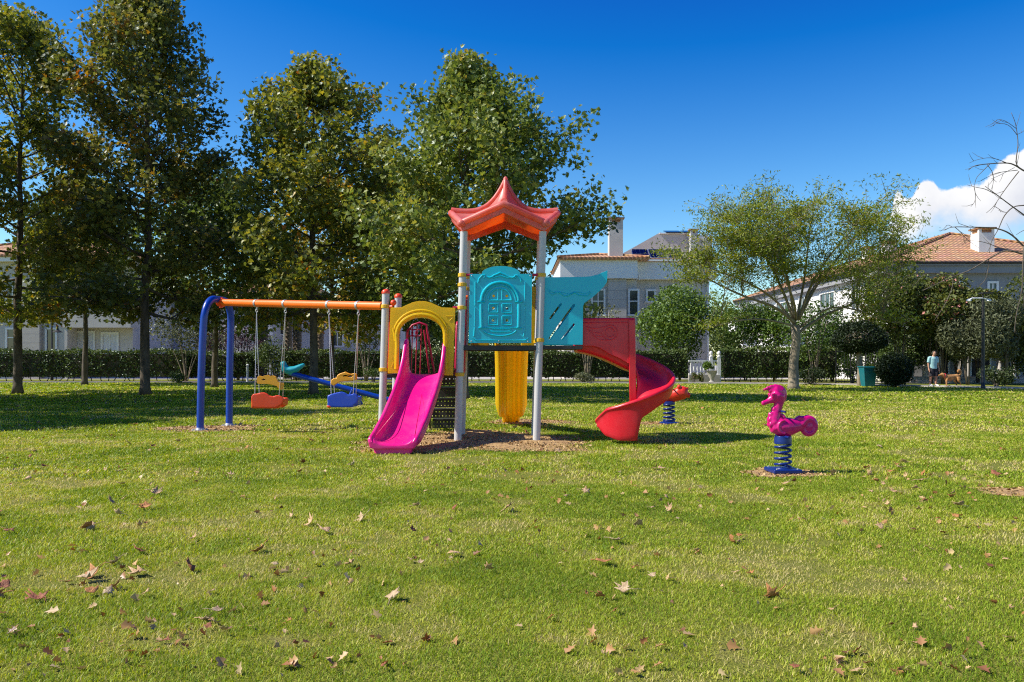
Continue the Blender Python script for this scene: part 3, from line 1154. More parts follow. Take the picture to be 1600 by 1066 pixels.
def spiral_section(r0, zb, sk, rimh):
    return [(.05, zb + .16), (.085, zb + .15), (.10, zb + .05), (.15, zb + .0), (.30, zb - .015), (.44, zb + .0), (.535, zb + .045), (.585, zb + .13), (.60, zb + rimh - .035),
            (.612, zb + rimh - .008), (.635, zb + rimh + .006), (.66, zb + rimh - .008), (.672, zb + rimh - .04), (.655, zb + rimh - .055), (.638, zb + rimh - .08),
            (.630, zb + .05), (.620, zb + sk + .05), (.60, zb + sk), (.55, zb + sk + .01), (.40, zb + max(sk, -.10)), (.10, zb - .06), (.05, zb - .04)]


m_rows = []
x = 1.02
lead = []
for i in range(8):      # straight mouth from the deck
    f = i / 8
    xx = 1.02 + (CX - 1.02) * f
    zb = 1.50 - (1.50 - 1.15) * (f ** 1.6)
    lead.append([Vector((xx, CY + r, z)) for r, z in spiral_section(0, zb, -.08, .30 + .15 * (1 - f))])
for i in range(NSP + 1):
    th = 90 - 255 * i / NSP
    zb = float(np.interp(-th, [-t for t in TH], ZB)); sk = float(np.interp(-th, [-t for t in TH], SK))
    c, s = math.cos(math.radians(th)), math.sin(math.radians(th))
    end = max(0, (i - NSP + 6) / 6)
    rim_z = float(np.interp(-th, [-t for t in TH], RIM))
    if -88 < th <= -60:
        sk = -.06
    lead.append([Vector((CX + r * c, CY + r * s, z - .05 * end)) for r, z in spiral_section(0, zb, sk, rim_z - zb - .10 * end)])
m.grid(lead, close_u=True)
nsec = len(lead[0])
for b0 in (0, len(m.v) - nsec):
    for j in range(10):
        m.f.append((b0 + j, b0 + j + 1, b0 + 20 - j, b0 + 21 - j))
sp = m.build('spiral_slide', M['red'], play, smooth_angle=50)
md = sp.modifiers.new('sub', 'SUBSURF'); md.levels = 1; md.render_levels = 1
# front wall of its mouth with a moulded comet
def zs(x, y):           # coordinates read off the enlarged slide
    return ((840 + x / 3.554 - HX) / FPX * 13.28, EYE + (HY - (400 + y / 3.554)) / FPX * 13.28)


YW = 13.28
m = MB()
o = [zs(250, 352), zs(540, 350), zs(541, 600), zs(500, 596), zs(455, 568), (zs(400, 545)), zs(350, 512), zs(310, 500), zs(250, 498)]
m.prism(o, YW - .02, YW + .02)
m.tube([(q[0], YW - .02, q[1]) for q in [zs(252, 372), zs(500, 370), zs(503, 595)]], .010, 8)
m.tube([(q[0], YW, q[1]) for q in [zs(250, 354), zs(538, 352)]], .026, 10)
m.tube([(q[0], YW - .02, q[1]) for q in [zs(400 + 42 * math.cos(a / 12 * 2 * PI), 426 + 42 * math.sin(a / 12 * 2 * PI)) for a in range(12)]], .009, 8, closed=True)
m.tube([(q[0], YW - .02, q[1]) for q in [zs(400 + 26 * math.cos(a / 12 * 2 * PI), 426 + 26 * math.sin(a / 12 * 2 * PI)) for a in range(12)]], .009, 8, closed=True)
for pts in ([(265, 392), (300, 402), (340, 400), (380, 390)], [(270, 405), (310, 425), (358, 430)], [(285, 420), (320, 445), (362, 448)], [(300, 440), (340, 465), (390, 470)]):
    m.tube([(q[0], YW - .02, q[1]) for q in [zs(*p) for p in pts]], .007, 8)
part(m, 'slide_wall', M['red'], lean=False, bevel=.006, smooth_angle=50)
m = MB()
q = [zs(505, 352), zs(541, 350), zs(545, 700), zs(556, 1030), zs(516, 1034), zs(510, 700)]
m.prism([(q[5][0], q[5][1]), (q[0][0], q[0][1]), q[1], q[2], q[3], (q[4][0], 0.0)], YW - .045, YW + .06)
part(m, 'slide_pillar', M['red'], lean=False, bevel=.018, seg=3)

# ---- magenta slide
prof = [(13.32, 1.08, .56, .0), (13.16, 1.075, .53, .0), (13.02, 1.02, .34, -.01), (12.85, .90, .235, -.03), (12.55, .67, .205, -.07), (12.25, .45, .20, -.12),
        (12.02, .29, .20, -.155), (11.85, .205, .19, -.185), (11.70, .165, .15, -.205), (11.58, .155, .115, -.22), (11.50, .15, .085, -.23), (11.47, .12, .06, -.232)]
sm = catmull([Vector((a, b, c)) for a, b, c, d in prof], 44)
dx = np.interp(np.linspace(0, len(prof) - 1, 44), range(len(prof)), [p[3] for p in prof])
m = MB(); rows = []
for i, v in enumerate(sm):
    y, z, H = v
    x0 = -1.42 + dx[i]
    wn_ = .325 + .012 * min(1, i / 30)
    w = 1.0 if i < 38 else 1 - .08 * ((i - 38) / 5) ** 2
    half = [(.0, -.005), (.10, -.003), (.19, .005), (.235, .035), (.258, .09 if H > .12 else H * .7), (.272, H - .03), (.283, H - .006), (.305, H + .008), (.33, H - .006), (.342, H - .03),
            (.330, H * .5), (.322, -.03), (.30, -.05), (.15, -.045)]
    sec = [(u, h) for u, h in half] + [(0, -.045)] + [(-u, h) for u, h in reversed(half[1:])]
    rows.append([Vector((x0 + u * w * wn_ / .325, y, z + h)) for u, h in sec])
m.grid(rows, close_u=True)
n = len(rows[0])
for b0 in (0, len(m.v) - n):
    for j in range(7):
        m.f.append((b0 + j, b0 + j + 1, b0 + 13 - j, b0 + 14 - j))
        m.f.append((b0 + (28 - j) % 28, b0 + 27 - j, b0 + 28 - (13 - j), b0 + 28 - (14 - j)))
ps = part(m, 'pink_slide', M['magenta'], lean=True, smooth_angle=55)
md = ps.modifiers.new('sub', 'SUBSURF'); md.levels = 1; md.render_levels = 1
m = MB()
x0 = -1.42 - .23
toe = [(-.255, 0.0), (-.275, .12), (.275, .12), (.255, 0.0)]
m.prism([(x0 + u, h) for u, h in toe], 11.50, 11.66)
part(m, 'slide_foot', M['magenta'], bevel=.03, seg=3, parent=ps)

# ---- yellow arch panel round the mouth of the magenta slide
def zy(x, y):
    return S(560 + x / 3.95, 450 + y / 3.948, 13.16)


YA = 13.16
m = MB()
outer = [zy(183, 527), zy(200, 122), zy(268, 120), zy(300, 105), zy(335, 90), zy(370, 82), zy(410, 82), zy(450, 92), zy(490, 110), zy(515, 121), zy(598, 124), zy(584, 540), zy(525, 540)]
inner = [zy(522, 290)] + [zy(387 + 135 * math.cos(a), 290 - 105 * math.sin(a)) for a in [PI * i / 16 for i in range(1, 16)]] + [zy(252, 290), zy(246, 527)]
m.prism(outer + inner, YA - .025, YA + .025)


def bead2(pts, r, f=.7):
    m.tube([(q[0], YA - .025, q[1]) for q in [zy(*p) for p in pts]], r, 8, flat=f)


bead2([(540, 500), (536, 290)] + [(387 + 150 * math.cos(a), 290 - 126 * math.sin(a)) for a in [PI * i / 18 for i in range(1, 18)]] + [(236, 290), (240, 350), (236, 500)], .034, .9)
bead2([(548, 300)] + [(387 + 168 * math.cos(a), 290 - 152 * math.sin(a)) for a in [PI * i / 18 for i in range(1, 18)]] + [(218, 250), (228, 330)], .018, .9)
bead2([(540, 175), (585, 175)], .008); bead2([(545, 185), (562, 205), (582, 185)], .008)
bead2([(548, 430), (565, 450), (552, 480), (570, 505)], .006); bead2([(205, 430), (220, 455), (205, 490)], .006)
part(m, 'arch_panel', M['yellow'], bevel=.008, smooth_angle=50)
m = MB()
q = zy(176, 117)
m.box(XS + .05, XS + .10, YF + .12, YB - .1, 1.08, 2.15)
part(m, 'guard_panel', M['orangered'], bevel=.012)
m = MB(); m.ball((XS + .13, YF + .02, zz(473, 13.2)), .05, 12)
m.tube([(XS + .02, YF + .04, zz(479)), (XS + .12, YF, zz(479))], .022, 8)
part(m, 'bracket', M['orangered'])
m = MB(); m.tube([(XL - .14, YF - .03, zz(481)), (XL - .03, YF - .02, zz(481))], .02, 8)
part(m, 'bracket', M['crimson'])

# ---- crimson barred guard at the back of the low deck
m = MB()
xa, xb = XS + .24, XS + .62
m.tube([(xa, YB - .02, 1.07), (xa, YB - .02, 1.80), (xa + .08, YB - .02, 1.90), (xa + .20, YB - .02, 1.94), (xa + .32, YB - .02, 1.90), (xb - .04, YB - .02, 1.78), (xb + .10, YB - .02, 1.07)], .02, 10)
for f in (.22, .42, .62):
    m.tube([(xa + (xb - xa) * f, YB - .02, 1.07), (xa + (xb - xa) * f, YB - .02, 1.90)], .010, 8)
m.tube([(xb + .02, YB - .02, 1.07), (xb - .10, YB - .02, 1.82)], .016, 8)
for f in (.11, .32, .5):
    m.tube([(xa + (xb - xa) * f + .05 * math.cos(a), YB - .02, 1.77 + .06 * math.sin(a)) for a in [i / 10 * 2 * PI for i in range(10)]], .012, 6, closed=True)
part(m, 'barred_guard', M['crimson'])
# crimson rails between the two decks and up the side of the tower
m = MB()
for x, h0, h1 in ((XL - .10, 1.07, 1.92),):
    m.tube([(x, YF + .55, h0), (x, YF + .55, h1 - .04), (x, YF + .60, h1), (x, YB - .12, h1), (x, YB - .07, h1 - .05), (x, YB - .07, h0)], .026, 10)
    for k in range(3):
        m.tube([(x, YF + .66 + .12 * k, h0), (x, YF + .66 + .12 * k, h1)], .014, 6)
part(m, 'barred_guard', M['crimson'])
m = MB()
x = XL + .015
m.box(x - .012, x + .022, YB - .34, YB - .10, 1.08, 2.32)
part(m, 'guard_panel', M['crimson'], bevel=.01)
for z in (1.15, 1.92, 2.36):
    m = MB(); m.tube([(x - .02, YB - .26, z), (x + .03, YB - .26, z)], .03, 10)
    part(m, 'clamp', M['orange'])

# ---- yellow back slide seen from below, and its yellow mouth panel
m = MB(); rows = []
bp = catmull([Vector((14.30, 1.56, .30)), Vector((14.6, 1.46, .30)), Vector((15.2, 1.10, .30)), Vector((16.0, .60, .305)), Vector((16.7, .34, .318)), Vector((16.98, .25, .325)), Vector((17.03, .22, .30)), Vector((17.07, .19, .22)), Vector((17.2, .08, .205)), Vector((17.26, .02, .20))], 56)
for v in bp:
    y, z, hw = v
    xc = -.06 + (y - 14.3) * .012
    ss = hw / .30
    half = [(0, -.075), (.03, -.075), (.042, -.035), (.075, -.035), (.088, -.075), (.125, -.075), (.138, -.03), (.168, -.03), (.18, -.075), (.225, -.075), (.245, -.04),
            (.275, .06), (.30, .16), (.285, .165), (.262, .10), (.235, .02), (.17, .0)]
    sec = half + [(0, 0)] + [(-u, h) for u, h in reversed(half[1:])]
    rows.append([Vector((xc + u * ss, y, z + h)) for u, h in sec])
m.grid(rows, close_u=True)
n = len(rows[0])
m.f.append(tuple(range(n - 1, -1, -1))); m.f.append(tuple(len(m.v) - n + j for j in range(n)))
part(m, 'yellow_slide', M['yellow'], lean=True, smooth_angle=35)
m = MB()
o = [(XL + .12, 1.53), (XL + .12, 2.55), (XL + .35, 2.62), (-.24, 2.70), (XR - .35, 2.62), (XR - .055, 2.55), (XR - .055, 1.53)]
inn = [(XR - .28, 1.53), (XR - .28, 2.15), (-.06, 2.35), (XL + .42, 2.15), (XL + .42, 1.53)]
m.prism(o + inn, YB - .03, YB + .02)
part(m, 'arch_panel', M['yellow'], bevel=.01)

# ---- perforated stairs up to the low deck, seen from below
st = None
def perforated(m, x0, x1, z0, z1, y, nx, nz, r):
    cw, ch = (x1 - x0) / nx, (z1 - z0) / nz
    for i in range(nx):
        for k in range(nz):
            cx, cz = x0 + cw * (i + .5), z0 + ch * (k + .5)
            o = [(x0 + cw * i, z0 + ch * k), (x0 + cw * (i + 1), z0 + ch * k), (x0 + cw * (i + 1), z0 + ch * (k + 1)), (x0 + cw * i, z0 + ch * (k + 1))]
            ring = [(cx + r * math.cos(PI / 4 * j + PI / 8 + PI), cz + r * math.sin(PI / 4 * j + PI / 8 + PI)) for j in range(8)]
            vs = [(a, y, b) for a, b in o] + [(a, y, b) for a, b in ring]
            m.add(vs, [(0, 1, 6, 5), (1, 2, 8, 7), (2, 3, 10, 9), (3, 0, 4, 11), (0, 5, 4), (1, 7, 6), (2, 9, 8), (3, 11, 10)])


NST = 5
for k in range(NST):
    y = 14.32 + .27 * k
    z1 = 1.06 - .205 * k; z0 = z1 - .205
    xa, xb = -1.50 + .005 * k, -1.01 + .005 * k
    m = MB()
    perforated(m, xa, xb, z0 + .01, z1 - .045, y, 8, 2, .0095)
    m.box(xa, xb, y - .004, y + .27, z1 - .05, z1 - .03)
    part(m, 'step', M['black'], smooth_angle=20)
m = MB()
for x in (-1.53, -.985):
    m.prism([(14.25, 1.05), (14.25, .86), (15.62, -.02), (15.72, .10)], x - .015, x + .015, axis='x')
part(m, 'stair_stringer', M['black'])
# ---- swing beam and its blue arched stand
m = MB()
ft = Vector((-5.735, 15.3, -.05)); bk = Vector((-5.575, 16.4, -.05))
leg = [ft, ft + Vector((.02, 0, 1.0)), ft + Vector((.055, .01, 1.95)), ft + Vector((.075, .03, 2.22)), ft + Vector((.10, .12, 2.40)), ft + Vector((.125, .28, 2.49)),
       Vector((-5.585, 15.85, 2.45)), bk + Vector((.03, -.28, 2.49)), bk + Vector((.035, -.12, 2.40)), bk + Vector((.04, -.03, 2.22)), bk + Vector((.03, -.0, 1.95)), bk + Vector((.01, 0, 1.0)), bk]
m.tube(catmull(leg, 60), .066, 18)
lg = m.build('swing_stand', M['blue'], play, smooth_angle=60)
for f in (ft, bk):
    b = MB(); b.lathe([(.15, 0), (.15, .012), (.085, .016), (.072, .05)], (f.x, f.y, 0.012), 20)
    for k in range(4):
        b.ball((f.x + .12 * math.cos(k * PI / 2 + .6), f.y + .12 * math.sin(k * PI / 2 + .6), .03), .016, 6)
    b.build('base_plate', M['steel'], lg)
m = MB()
BA, BB = Vector((-5.55, 15.84, 2.40)), Vector((XS + LEAN * 2.2 - .05, 13.27, 2.165))
m.tube([BA, BB], .066, 18)
beam = m.build('swing_beam', M['orange'], play)
m = MB()
d = (BB - BA).normalized()
m.tube([BA - d * .03, BA + d * .09], .082, 18); m.tube([BA + d * .02 - Vector((0, 0, .10)), BA + d * .02 + Vector((0, 0, .10))], .035, 10)
m.build('beam_joint', M['orangered'], play)


def beam_at(px):
    """point of the beam's underside seen at photograph column px"""
    lo, hi = 0.0, 1.0
    for _ in range(40):
        t = (lo + hi) / 2; p = BA.lerp(BB, t)
        if HX + p.x / p.y * FPX < px:
            lo = t
        else:
            hi = t
    return p


hang = [beam_at(x) for x in (401, 446, 514, 560)]
for p in hang:
    m = MB()
    a = p - d * .022; b = p + d * .022
    m.tube([a, b], .074, 16)
    m.tube([p - Vector((0, 0, .06)), p - Vector((0, 0, .125))], .014, 8)
    m.tube([p + Vector((0.02 * math.cos(t), 0, -.14 + .022 * math.sin(t))) for t in [i / 10 * 2 * PI for i in range(10)]], .007, 6, closed=True)
    m.build('hanger', M['steel'], beam)
settle(play, (-.24, 13.7, 0))


# ---------------------------------------------------------------- swings
def chain(a, b):
    m = MB()
    L = (b - a).length; n = int(L / .032)
    pts, rs = [], []
    for i in range(n * 2 + 1):
        t = i / (n * 2)
        pts.append(a.lerp(b, t)); rs.append(.0085 if i % 2 else .0045)
    m.tube(pts, rs, 6)
    return m


def swing(h0, h1, shell_px, bar_px, hole_px, mat, label, tail_px=None):
    root = thing('swing_seat', label, 'swing', (0, 0, 0), 0, 'toddler swings under the orange beam')
    c = (h0 + h1) / 2
    Y = c.y

    def q(p, dY=0):
        w = P(290 + p[0] / 4.1, 440 + p[1] / 4.1, Y)
        return (w.x, w.z)
    o = [q(p) for p in shell_px]
    m = MB()
    m.prism(o, Y - .17, Y - .12)
    zb = min(z for x, z in o); xs_ = [x for x, z in o]
    x0, x1 = min(xs_), max(xs_)
    zm = zb + .20
    m.prism([(x0, zb + .03), (x0, zm), (x1, zm - .02), (x1 - .02, zb + .05), (x1 - .1, zb)], Y + .10, Y + .15)
    m.box(x0, x1 - .1, Y - .16, Y + .14, zb, zb + .06)
    m.box(x0, x0 + .05, Y - .16, Y + .14, zb, zm); m.box(x1 - .07, x1 - .02, Y - .16, Y + .14, zb + .05, zm - .03)
    m.build('seat_shell', mat, root, remesh=.012, smooth_it=6)
    m = MB()
    m.prism([q(p) for p in bar_px], Y - .15, Y - .09, [[q(p) for p in hole_px]])
    m.build('safety_bar', M['mustard'], root, bevel=.014, seg=3)
    zt = zb + .26
    for h, xx, bx in ((h0, x0 + .06, 3), (h1, x1 - .10, 3)):
        a = h - Vector((0, 0, .16))
        k = Vector((xx, Y, zt + .42))
        for yy in (-.14, .12):
            chain(a, Vector((xx, Y + yy, zt - .06))).build('chain', M['steel'], root)
    if tail_px:
        m = MB(); w = q(tail_px); m.ball((w[0], Y - .15, w[1]), .03, 8, (1.3, 1, .8)); m.build('buckle', M['orangered'], root)
    settle(root, (c.x, c.y, 0))
    return root


swing(hang[0], hang[1],
      [(440, 800), (438, 735), (450, 718), (475, 716), (495, 710), (520, 708), (540, 718), (555, 730), (578, 733), (600, 726), (618, 728), (640, 742), (648, 752), (642, 770), (628, 790), (600, 804), (560, 810), (480, 806)],
      [(472, 645), (474, 612), (486, 603), (505, 608), (520, 602), (540, 598), (555, 606), (572, 602), (590, 608), (600, 628), (606, 642), (622, 646), (640, 652), (636, 684), (622, 692), (608, 680), (598, 668), (570, 660), (540, 655), (505, 655), (480, 654)],
      [(500, 628), (515, 620), (530, 627), (515, 634)], M['orangered'], 'red bucket swing seat with yellow safety bar hanging on chains', None)
swing(hang[2], hang[3],
      [(925, 798), (922, 740), (935, 722), (955, 716), (985, 708), (1010, 703), (1035, 710), (1050, 722), (1070, 722), (1090, 713), (1108, 722), (1122, 740), (1115, 765), (1100, 785), (1080, 798), (1020, 804)],
      [(940, 655), (944, 630), (960, 618), (978, 618), (982, 600), (1000, 588), (1022, 582), (1035, 576), (1050, 586), (1070, 592), (1090, 585), (1106, 592), (1108, 625), (1095, 632), (1070, 634), (1030, 638), (1000, 642), (975, 656), (960, 668)],
      [(1045, 610), (1062, 600), (1082, 602), (1070, 612)], M['blueseat'], 'blue bucket swing seat with yellow safety bar hanging on chains', (932, 798))


# ---------------------------------------------------------------- spring riders
def coil(m, r0, r1, z0, z1, turns, w, n=110):
    pts = []
    for i in range(n + 1):
        t = i / n
        # flat end turns
        tz = np.interp(t, [0, .10, .90, 1], [0, .03, .97, 1])
        r = r0 + (r1 - r0) * t
        pts.append((r * math.cos(2 * PI * turns * t + 2.2), r * math.sin(2 * PI * turns * t + 2.2), z0 + (z1 - z0) * tz))
    m.tube(pts, w, 10)


root = thing('spring_rider', 'glossy pink seahorse spring rider on a dark blue coil spring', 'spring rider')
m = MB(); m.box(-.165, .165, -.165, .165, .012, .058)
bpz = m.build('base_plate', M['navy'], root, bevel=.012)
for x in (-.12, .12):
    for y in (-.13, .13):
        b = MB(); b.lathe([(.013, 0), (.013, .008), (.006, .011), (.006, .016)], (x, y, .058), 6); b.build('bolt', M['steel'], bpz)
m = MB(); coil(m, .092, .085, .055, .37, 5.6, .0135)
m.build('spring', M['navy'], root, smooth_angle=180)
m = MB(); m.lathe([(.085, .335), (.098, .34), (.098, .40), (.092, .43)], (0, 0, 0), 20)
m.build('spring_holder', M['navy'], root, bevel=.004)
sc_ = .00131


def q(x, z, y=0.0):
    return Vector(((x - 482) * sc_, y, (940 - z) * sc_))


def rtube(m, pts, flat=1.0, n=14):
    m.tube([q(p[0], p[1], p[3] if len(p) > 3 else 0) for p in pts], [p[2] * sc_ for p in pts], n, flat=flat)


m = MB()
rtube(m, [(385, 470, 20), (395, 485, 52), (418, 520, 76), (460, 535, 84), (510, 533, 84), (560, 530, 76), (605, 522, 62), (640, 512, 50), (668, 500, 38)], .86)
rtube(m, [(470, 560, 60), (500, 580, 62), (540, 575, 55)], .8)
rtube(m, [(402, 500, 58), (405, 462, 55), (415, 425, 48), (428, 385, 41), (440, 345, 40), (448, 310, 46), (440, 275, 62), (428, 255, 66), (440, 235, 58)], .85)
rtube(m, [(455, 280, 48), (470, 300, 30)], .8)
rtube(m, [(400, 235, 40), (425, 215, 50), (455, 225, 48), (470, 260, 40)], .7)
rtube(m, [(410, 272, 52), (375, 295, 34), (345, 310, 23), (318, 320, 21), (300, 327, 23), (290, 330, 12)], .85)
tail = [(640, 515, 44), (672, 478, 40), (710, 465, 35), (748, 480, 33), (768, 520, 31), (760, 562, 29), (728, 592, 28), (690, 590, 26), (664, 562, 25), (664, 530, 23), (690, 515, 20), (715, 525, 18), (712, 548, 15)]
rtube(m, [(p[0], p[1], p[2]) for p in catmull([Vector(t) for t in tail], 36)], 1.1, 12)
m.ball(q(712, 530), .075, 14, (1, .55, 1))
# scalloped frill round the coiled tail
for i in range(13):
    a = math.radians(-120 + i * 21)
    m.ball(q(712 + 66 * math.cos(a), 530 - 70 * math.sin(a)), .022, 8, (1, 1.6, 1))
# crest
cr_ = catmull([Vector(t) for t in [(318, 207, 10), (345, 195, 15), (385, 185, 19), (420, 180, 22), (455, 190, 25), (482, 215, 26), (494, 250, 24), (490, 290, 20), (478, 320, 12)]], 24)
rtube(m, [(p[0], p[1], p[2]) for p in cr_], .75)
for x, z, r in [(318, 205, 14), (345, 190, 15), (378, 178, 16), (412, 172, 17), (448, 180, 18), (480, 200, 18), (497, 232, 18), (500, 268, 16), (492, 302, 14)]:
    m.ball(q(x, z), r * sc_, 8, (1, .9, 1))
rtube(m, [(352, 225, 14), (390, 205, 20), (430, 205, 20)], .9)
# chest scales
for sgn in (-1, 1):
    for x, z, r, y in [(402, 378, 24, .028), (425, 398, 20, .042), (378, 425, 26, .026), (412, 440, 26, .05), (368, 468, 28, .03), (402, 490, 30, .062), (372, 512, 28, .045), (400, 545, 30, .06), (448, 470, 24, .055)]:
        m.ball(q(x, z, sgn * y * .8), r * sc_, 10, (1, .55, 1))
    m.ball(q(378, 262, sgn * .052), .019, 10, (1, .6, 1))
    rtube(m, [(358, 250, 7, sgn * .05), (380, 240, 9, sgn * .058), (405, 250, 7, sgn * .06)], 1)
    # thigh swirl
    rtube(m, [(470 + 52 * math.cos(a), 530 + 58 * math.sin(a), 10, sgn * .080) for a in [math.radians(80 + i * 22) for i in range(10)]], 1, 8)
rtube(m, [(466, 420, 12), (480, 440, 18), (500, 462, 16)], 2.2)
rtube(m, [(600, 470, 16), (630, 452, 20), (650, 460, 22), (672, 452, 18)], 1.9)
body = m.build('rider_body', M['pink_rider'], root, remesh=.0075, smooth_it=3)
m = MB(); m.tube([q(455, 395, -.16), q(455, 395, .16)], .012, 10)
m.build('handle', M['navy'], root)
m = MB(); m.tube([q(478, 615, -.19), q(478, 615, .19)], .014, 10)
m.build('footrest', M['navy'], root)
pink = root
pink.location = (3.12, 9.58, 0)
pink.rotation_euler = (0, 0, math.radians(4))

root = thing('spring_rider', 'red animal spring rider on a blue coil spring behind the spiral slide', 'spring rider')
m = MB(); m.lathe([(.20, .005), (.20, .03), (.12, .05), (.12, .075)], (0, 0, 0), 20); m.build('base_plate', M['navy'], root)
m = MB(); coil(m, .115, .105, .07, .42, 5, .018); m.build('spring', M['navy'], root, smooth_angle=180)
m = MB(); m.lathe([(.11, .39), (.12, .40), (.12, .45), (.10, .46)], (0, 0, 0), 18); m.build('spring_holder', M['navy'], root)
m = MB()
m.tube([(-.30, 0, .60), (-.22, 0, .60), (-.08, 0, .57), (.08, 0, .57), (.20, 0, .62), (.32, 0, .63), (.37, 0, .63)], [.05, .10, .12, .13, .14, .12, .05], 14, flat=.9)
m.ball((.27, 0, .66), .115, 12)
for x, z in [(-.33, .55), (-.26, .50), (-.18, .48), (-.10, .46), (-.30, .66), (-.20, .71)]:
    m.ball((x, 0, z), .05, 8, (1.2, 2.0, .8))
m.ball((.20, .07, .76), .045, 8); m.ball((.20, -.07, .76), .045, 8)
m.tube([(.34, 0, .60), (.42, 0, .58)], [.06, .05], 10)
m.ball((.36, 0, .72), .035, 8)
m.build('rider_body', M['rider_red'], root, remesh=.014, smooth_it=3)
m = MB(); m.tube([(.06, -.18, .74), (.06, .18, .74)], .014, 8); m.tube([(.06, 0, .66), (.06, 0, .74)], .014, 8); m.build('handle', M['navy'], root)
root.location = (3.21, 17.0, 0)
root.rotation_euler = (0, 0, math.radians(-12))

# ---------------------------------------------------------------- seesaw behind the swings
root = thing('seesaw', 'blue beam seesaw with a teal moulded seat raised behind the swings', 'seesaw')
Ysw = 24.0
A, B = P(452, 583, Ysw), P(645, 635, Ysw)
A.y -= .0
m = MB(); m.tube([A, B], .075, 14)
m.build('beam', M['blue'], root)


def seesaw_seat(c, sgn, flip):
    m = MB()
    d = (B - A).normalized()
    up = Vector((-d.z, 0, d.x))

    def w(u, v, y=0):
        return c + d * (u * sgn) + up * v + Vector((0, y, 0))
    k = [w(-.30, .20), w(-.24, .22), w(-.18, .13), w(-.08, .08), (w(.05, .10)), w(.16, .16), w(.28, .28), w(.36, .36)]
    m.tube(k, [.06, .09, .10, .10, .11, .10, .07, .04], 12, flat=1.4)
    m.tube([w(-.20, .06), w(.10, .04)], .10, 10, flat=1.2)
    return m.build('seat', M['teal_seat'], root, remesh=.02, smooth_it=3)


seesaw_seat(A, 1, 0)
seesaw_seat(B, -1, 1)
c = A.lerp(B, .52)
m = MB()
for s in (-1, 1):
    m.tube([(c.x, c.y + s * .12, c.z + .04), (c.x - .22, c.y + s * .2, 0)], .035, 10)
    m.tube([(c.x, c.y + s * .12, c.z + .04), (c.x + .22, c.y + s * .2, 0)], .035, 10)
m.tube([(c.x, c.y - .2, c.z), (c.x, c.y + .2, c.z)], .03, 10)
m.build('stand', M['blue'], root)
settle(root, (c.x, c.y, 0))

# ---------------------------------------------------------------- houses
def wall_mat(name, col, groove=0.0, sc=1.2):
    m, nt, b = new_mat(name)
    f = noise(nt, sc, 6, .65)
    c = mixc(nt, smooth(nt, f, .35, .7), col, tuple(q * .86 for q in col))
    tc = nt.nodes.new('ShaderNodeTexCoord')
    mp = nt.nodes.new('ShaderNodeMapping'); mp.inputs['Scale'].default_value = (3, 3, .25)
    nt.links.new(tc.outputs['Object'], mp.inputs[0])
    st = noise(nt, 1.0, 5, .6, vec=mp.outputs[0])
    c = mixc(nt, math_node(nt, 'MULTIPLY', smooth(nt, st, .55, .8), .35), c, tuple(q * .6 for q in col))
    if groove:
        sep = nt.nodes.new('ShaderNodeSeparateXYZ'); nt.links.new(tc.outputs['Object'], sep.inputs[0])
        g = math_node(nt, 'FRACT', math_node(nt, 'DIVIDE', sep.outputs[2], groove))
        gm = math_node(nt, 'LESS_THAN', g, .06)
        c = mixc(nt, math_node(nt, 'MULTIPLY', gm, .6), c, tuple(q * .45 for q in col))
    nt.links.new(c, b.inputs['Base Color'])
    b.inputs['Roughness'].default_value = .9
    return m


def tile_mat():
    m, nt, b = new_mat('clay_roof_tiles')
    tc = nt.nodes.new('ShaderNodeTexCoord')
    w = nt.nodes.new('ShaderNodeTexWave'); w.bands_direction = 'Z'; w.wave_profile = 'SAW'
    w.inputs['Scale'].default_value = 1.55; w.inputs['Distortion'].default_value = .25; w.inputs['Detail'].default_value = 1
    nt.links.new(tc.outputs['Object'], w.inputs['Vector'])
    w2 = nt.nodes.new('ShaderNodeTexWave'); w2.bands_direction = 'X'; w2.inputs['Scale'].default_value = 1.1
    nt.links.new(tc.outputs['Object'], w2.inputs['Vector'])
    n = noise(nt, 2.2, 6, .7)
    v = nt.nodes.new('ShaderNodeTexVoronoi'); v.inputs['Scale'].default_value = 3.0
    nt.links.new(tc.outputs['Object'], v.inputs['Vector'])
    c = ramp_node(nt, n, [(.3, (.30, .115, .055)), (.5, (.42, .18, .095)), (.7, (.50, .26, .15))])
    c = mixc(nt, .22, c, v.outputs['Color'])
    c = mixc(nt, math_node(nt, 'MULTIPLY', smooth(nt, w.outputs['Fac'], .80, 1.0), .6), c, (.12, .05, .03))
    hs = nt.nodes.new('ShaderNodeHueSaturation'); hs.inputs['Saturation'].default_value = .95
    nt.links.new(c, hs.inputs['Color'])
    c = mixc(nt, .75, c, mixc(nt, smooth(nt, n, .3, .7), (.42, .195, .075), (.52, .31, .15)))
    c = mixc(nt, math_node(nt, 'MULTIPLY', smooth(nt, w.outputs['Fac'], .5, 1.0), .8), c, (.10, .04, .022))
    nt.links.new(c, b.inputs['Base Color'])
    b.inputs['Roughness'].default_value = .85
    h = math_node(nt, 'ADD', w.outputs['Fac'], math_node(nt, 'MULTIPLY', w2.outputs['Fac'], .7))
    bump(nt, b, h, 1.0, .08)
    return m


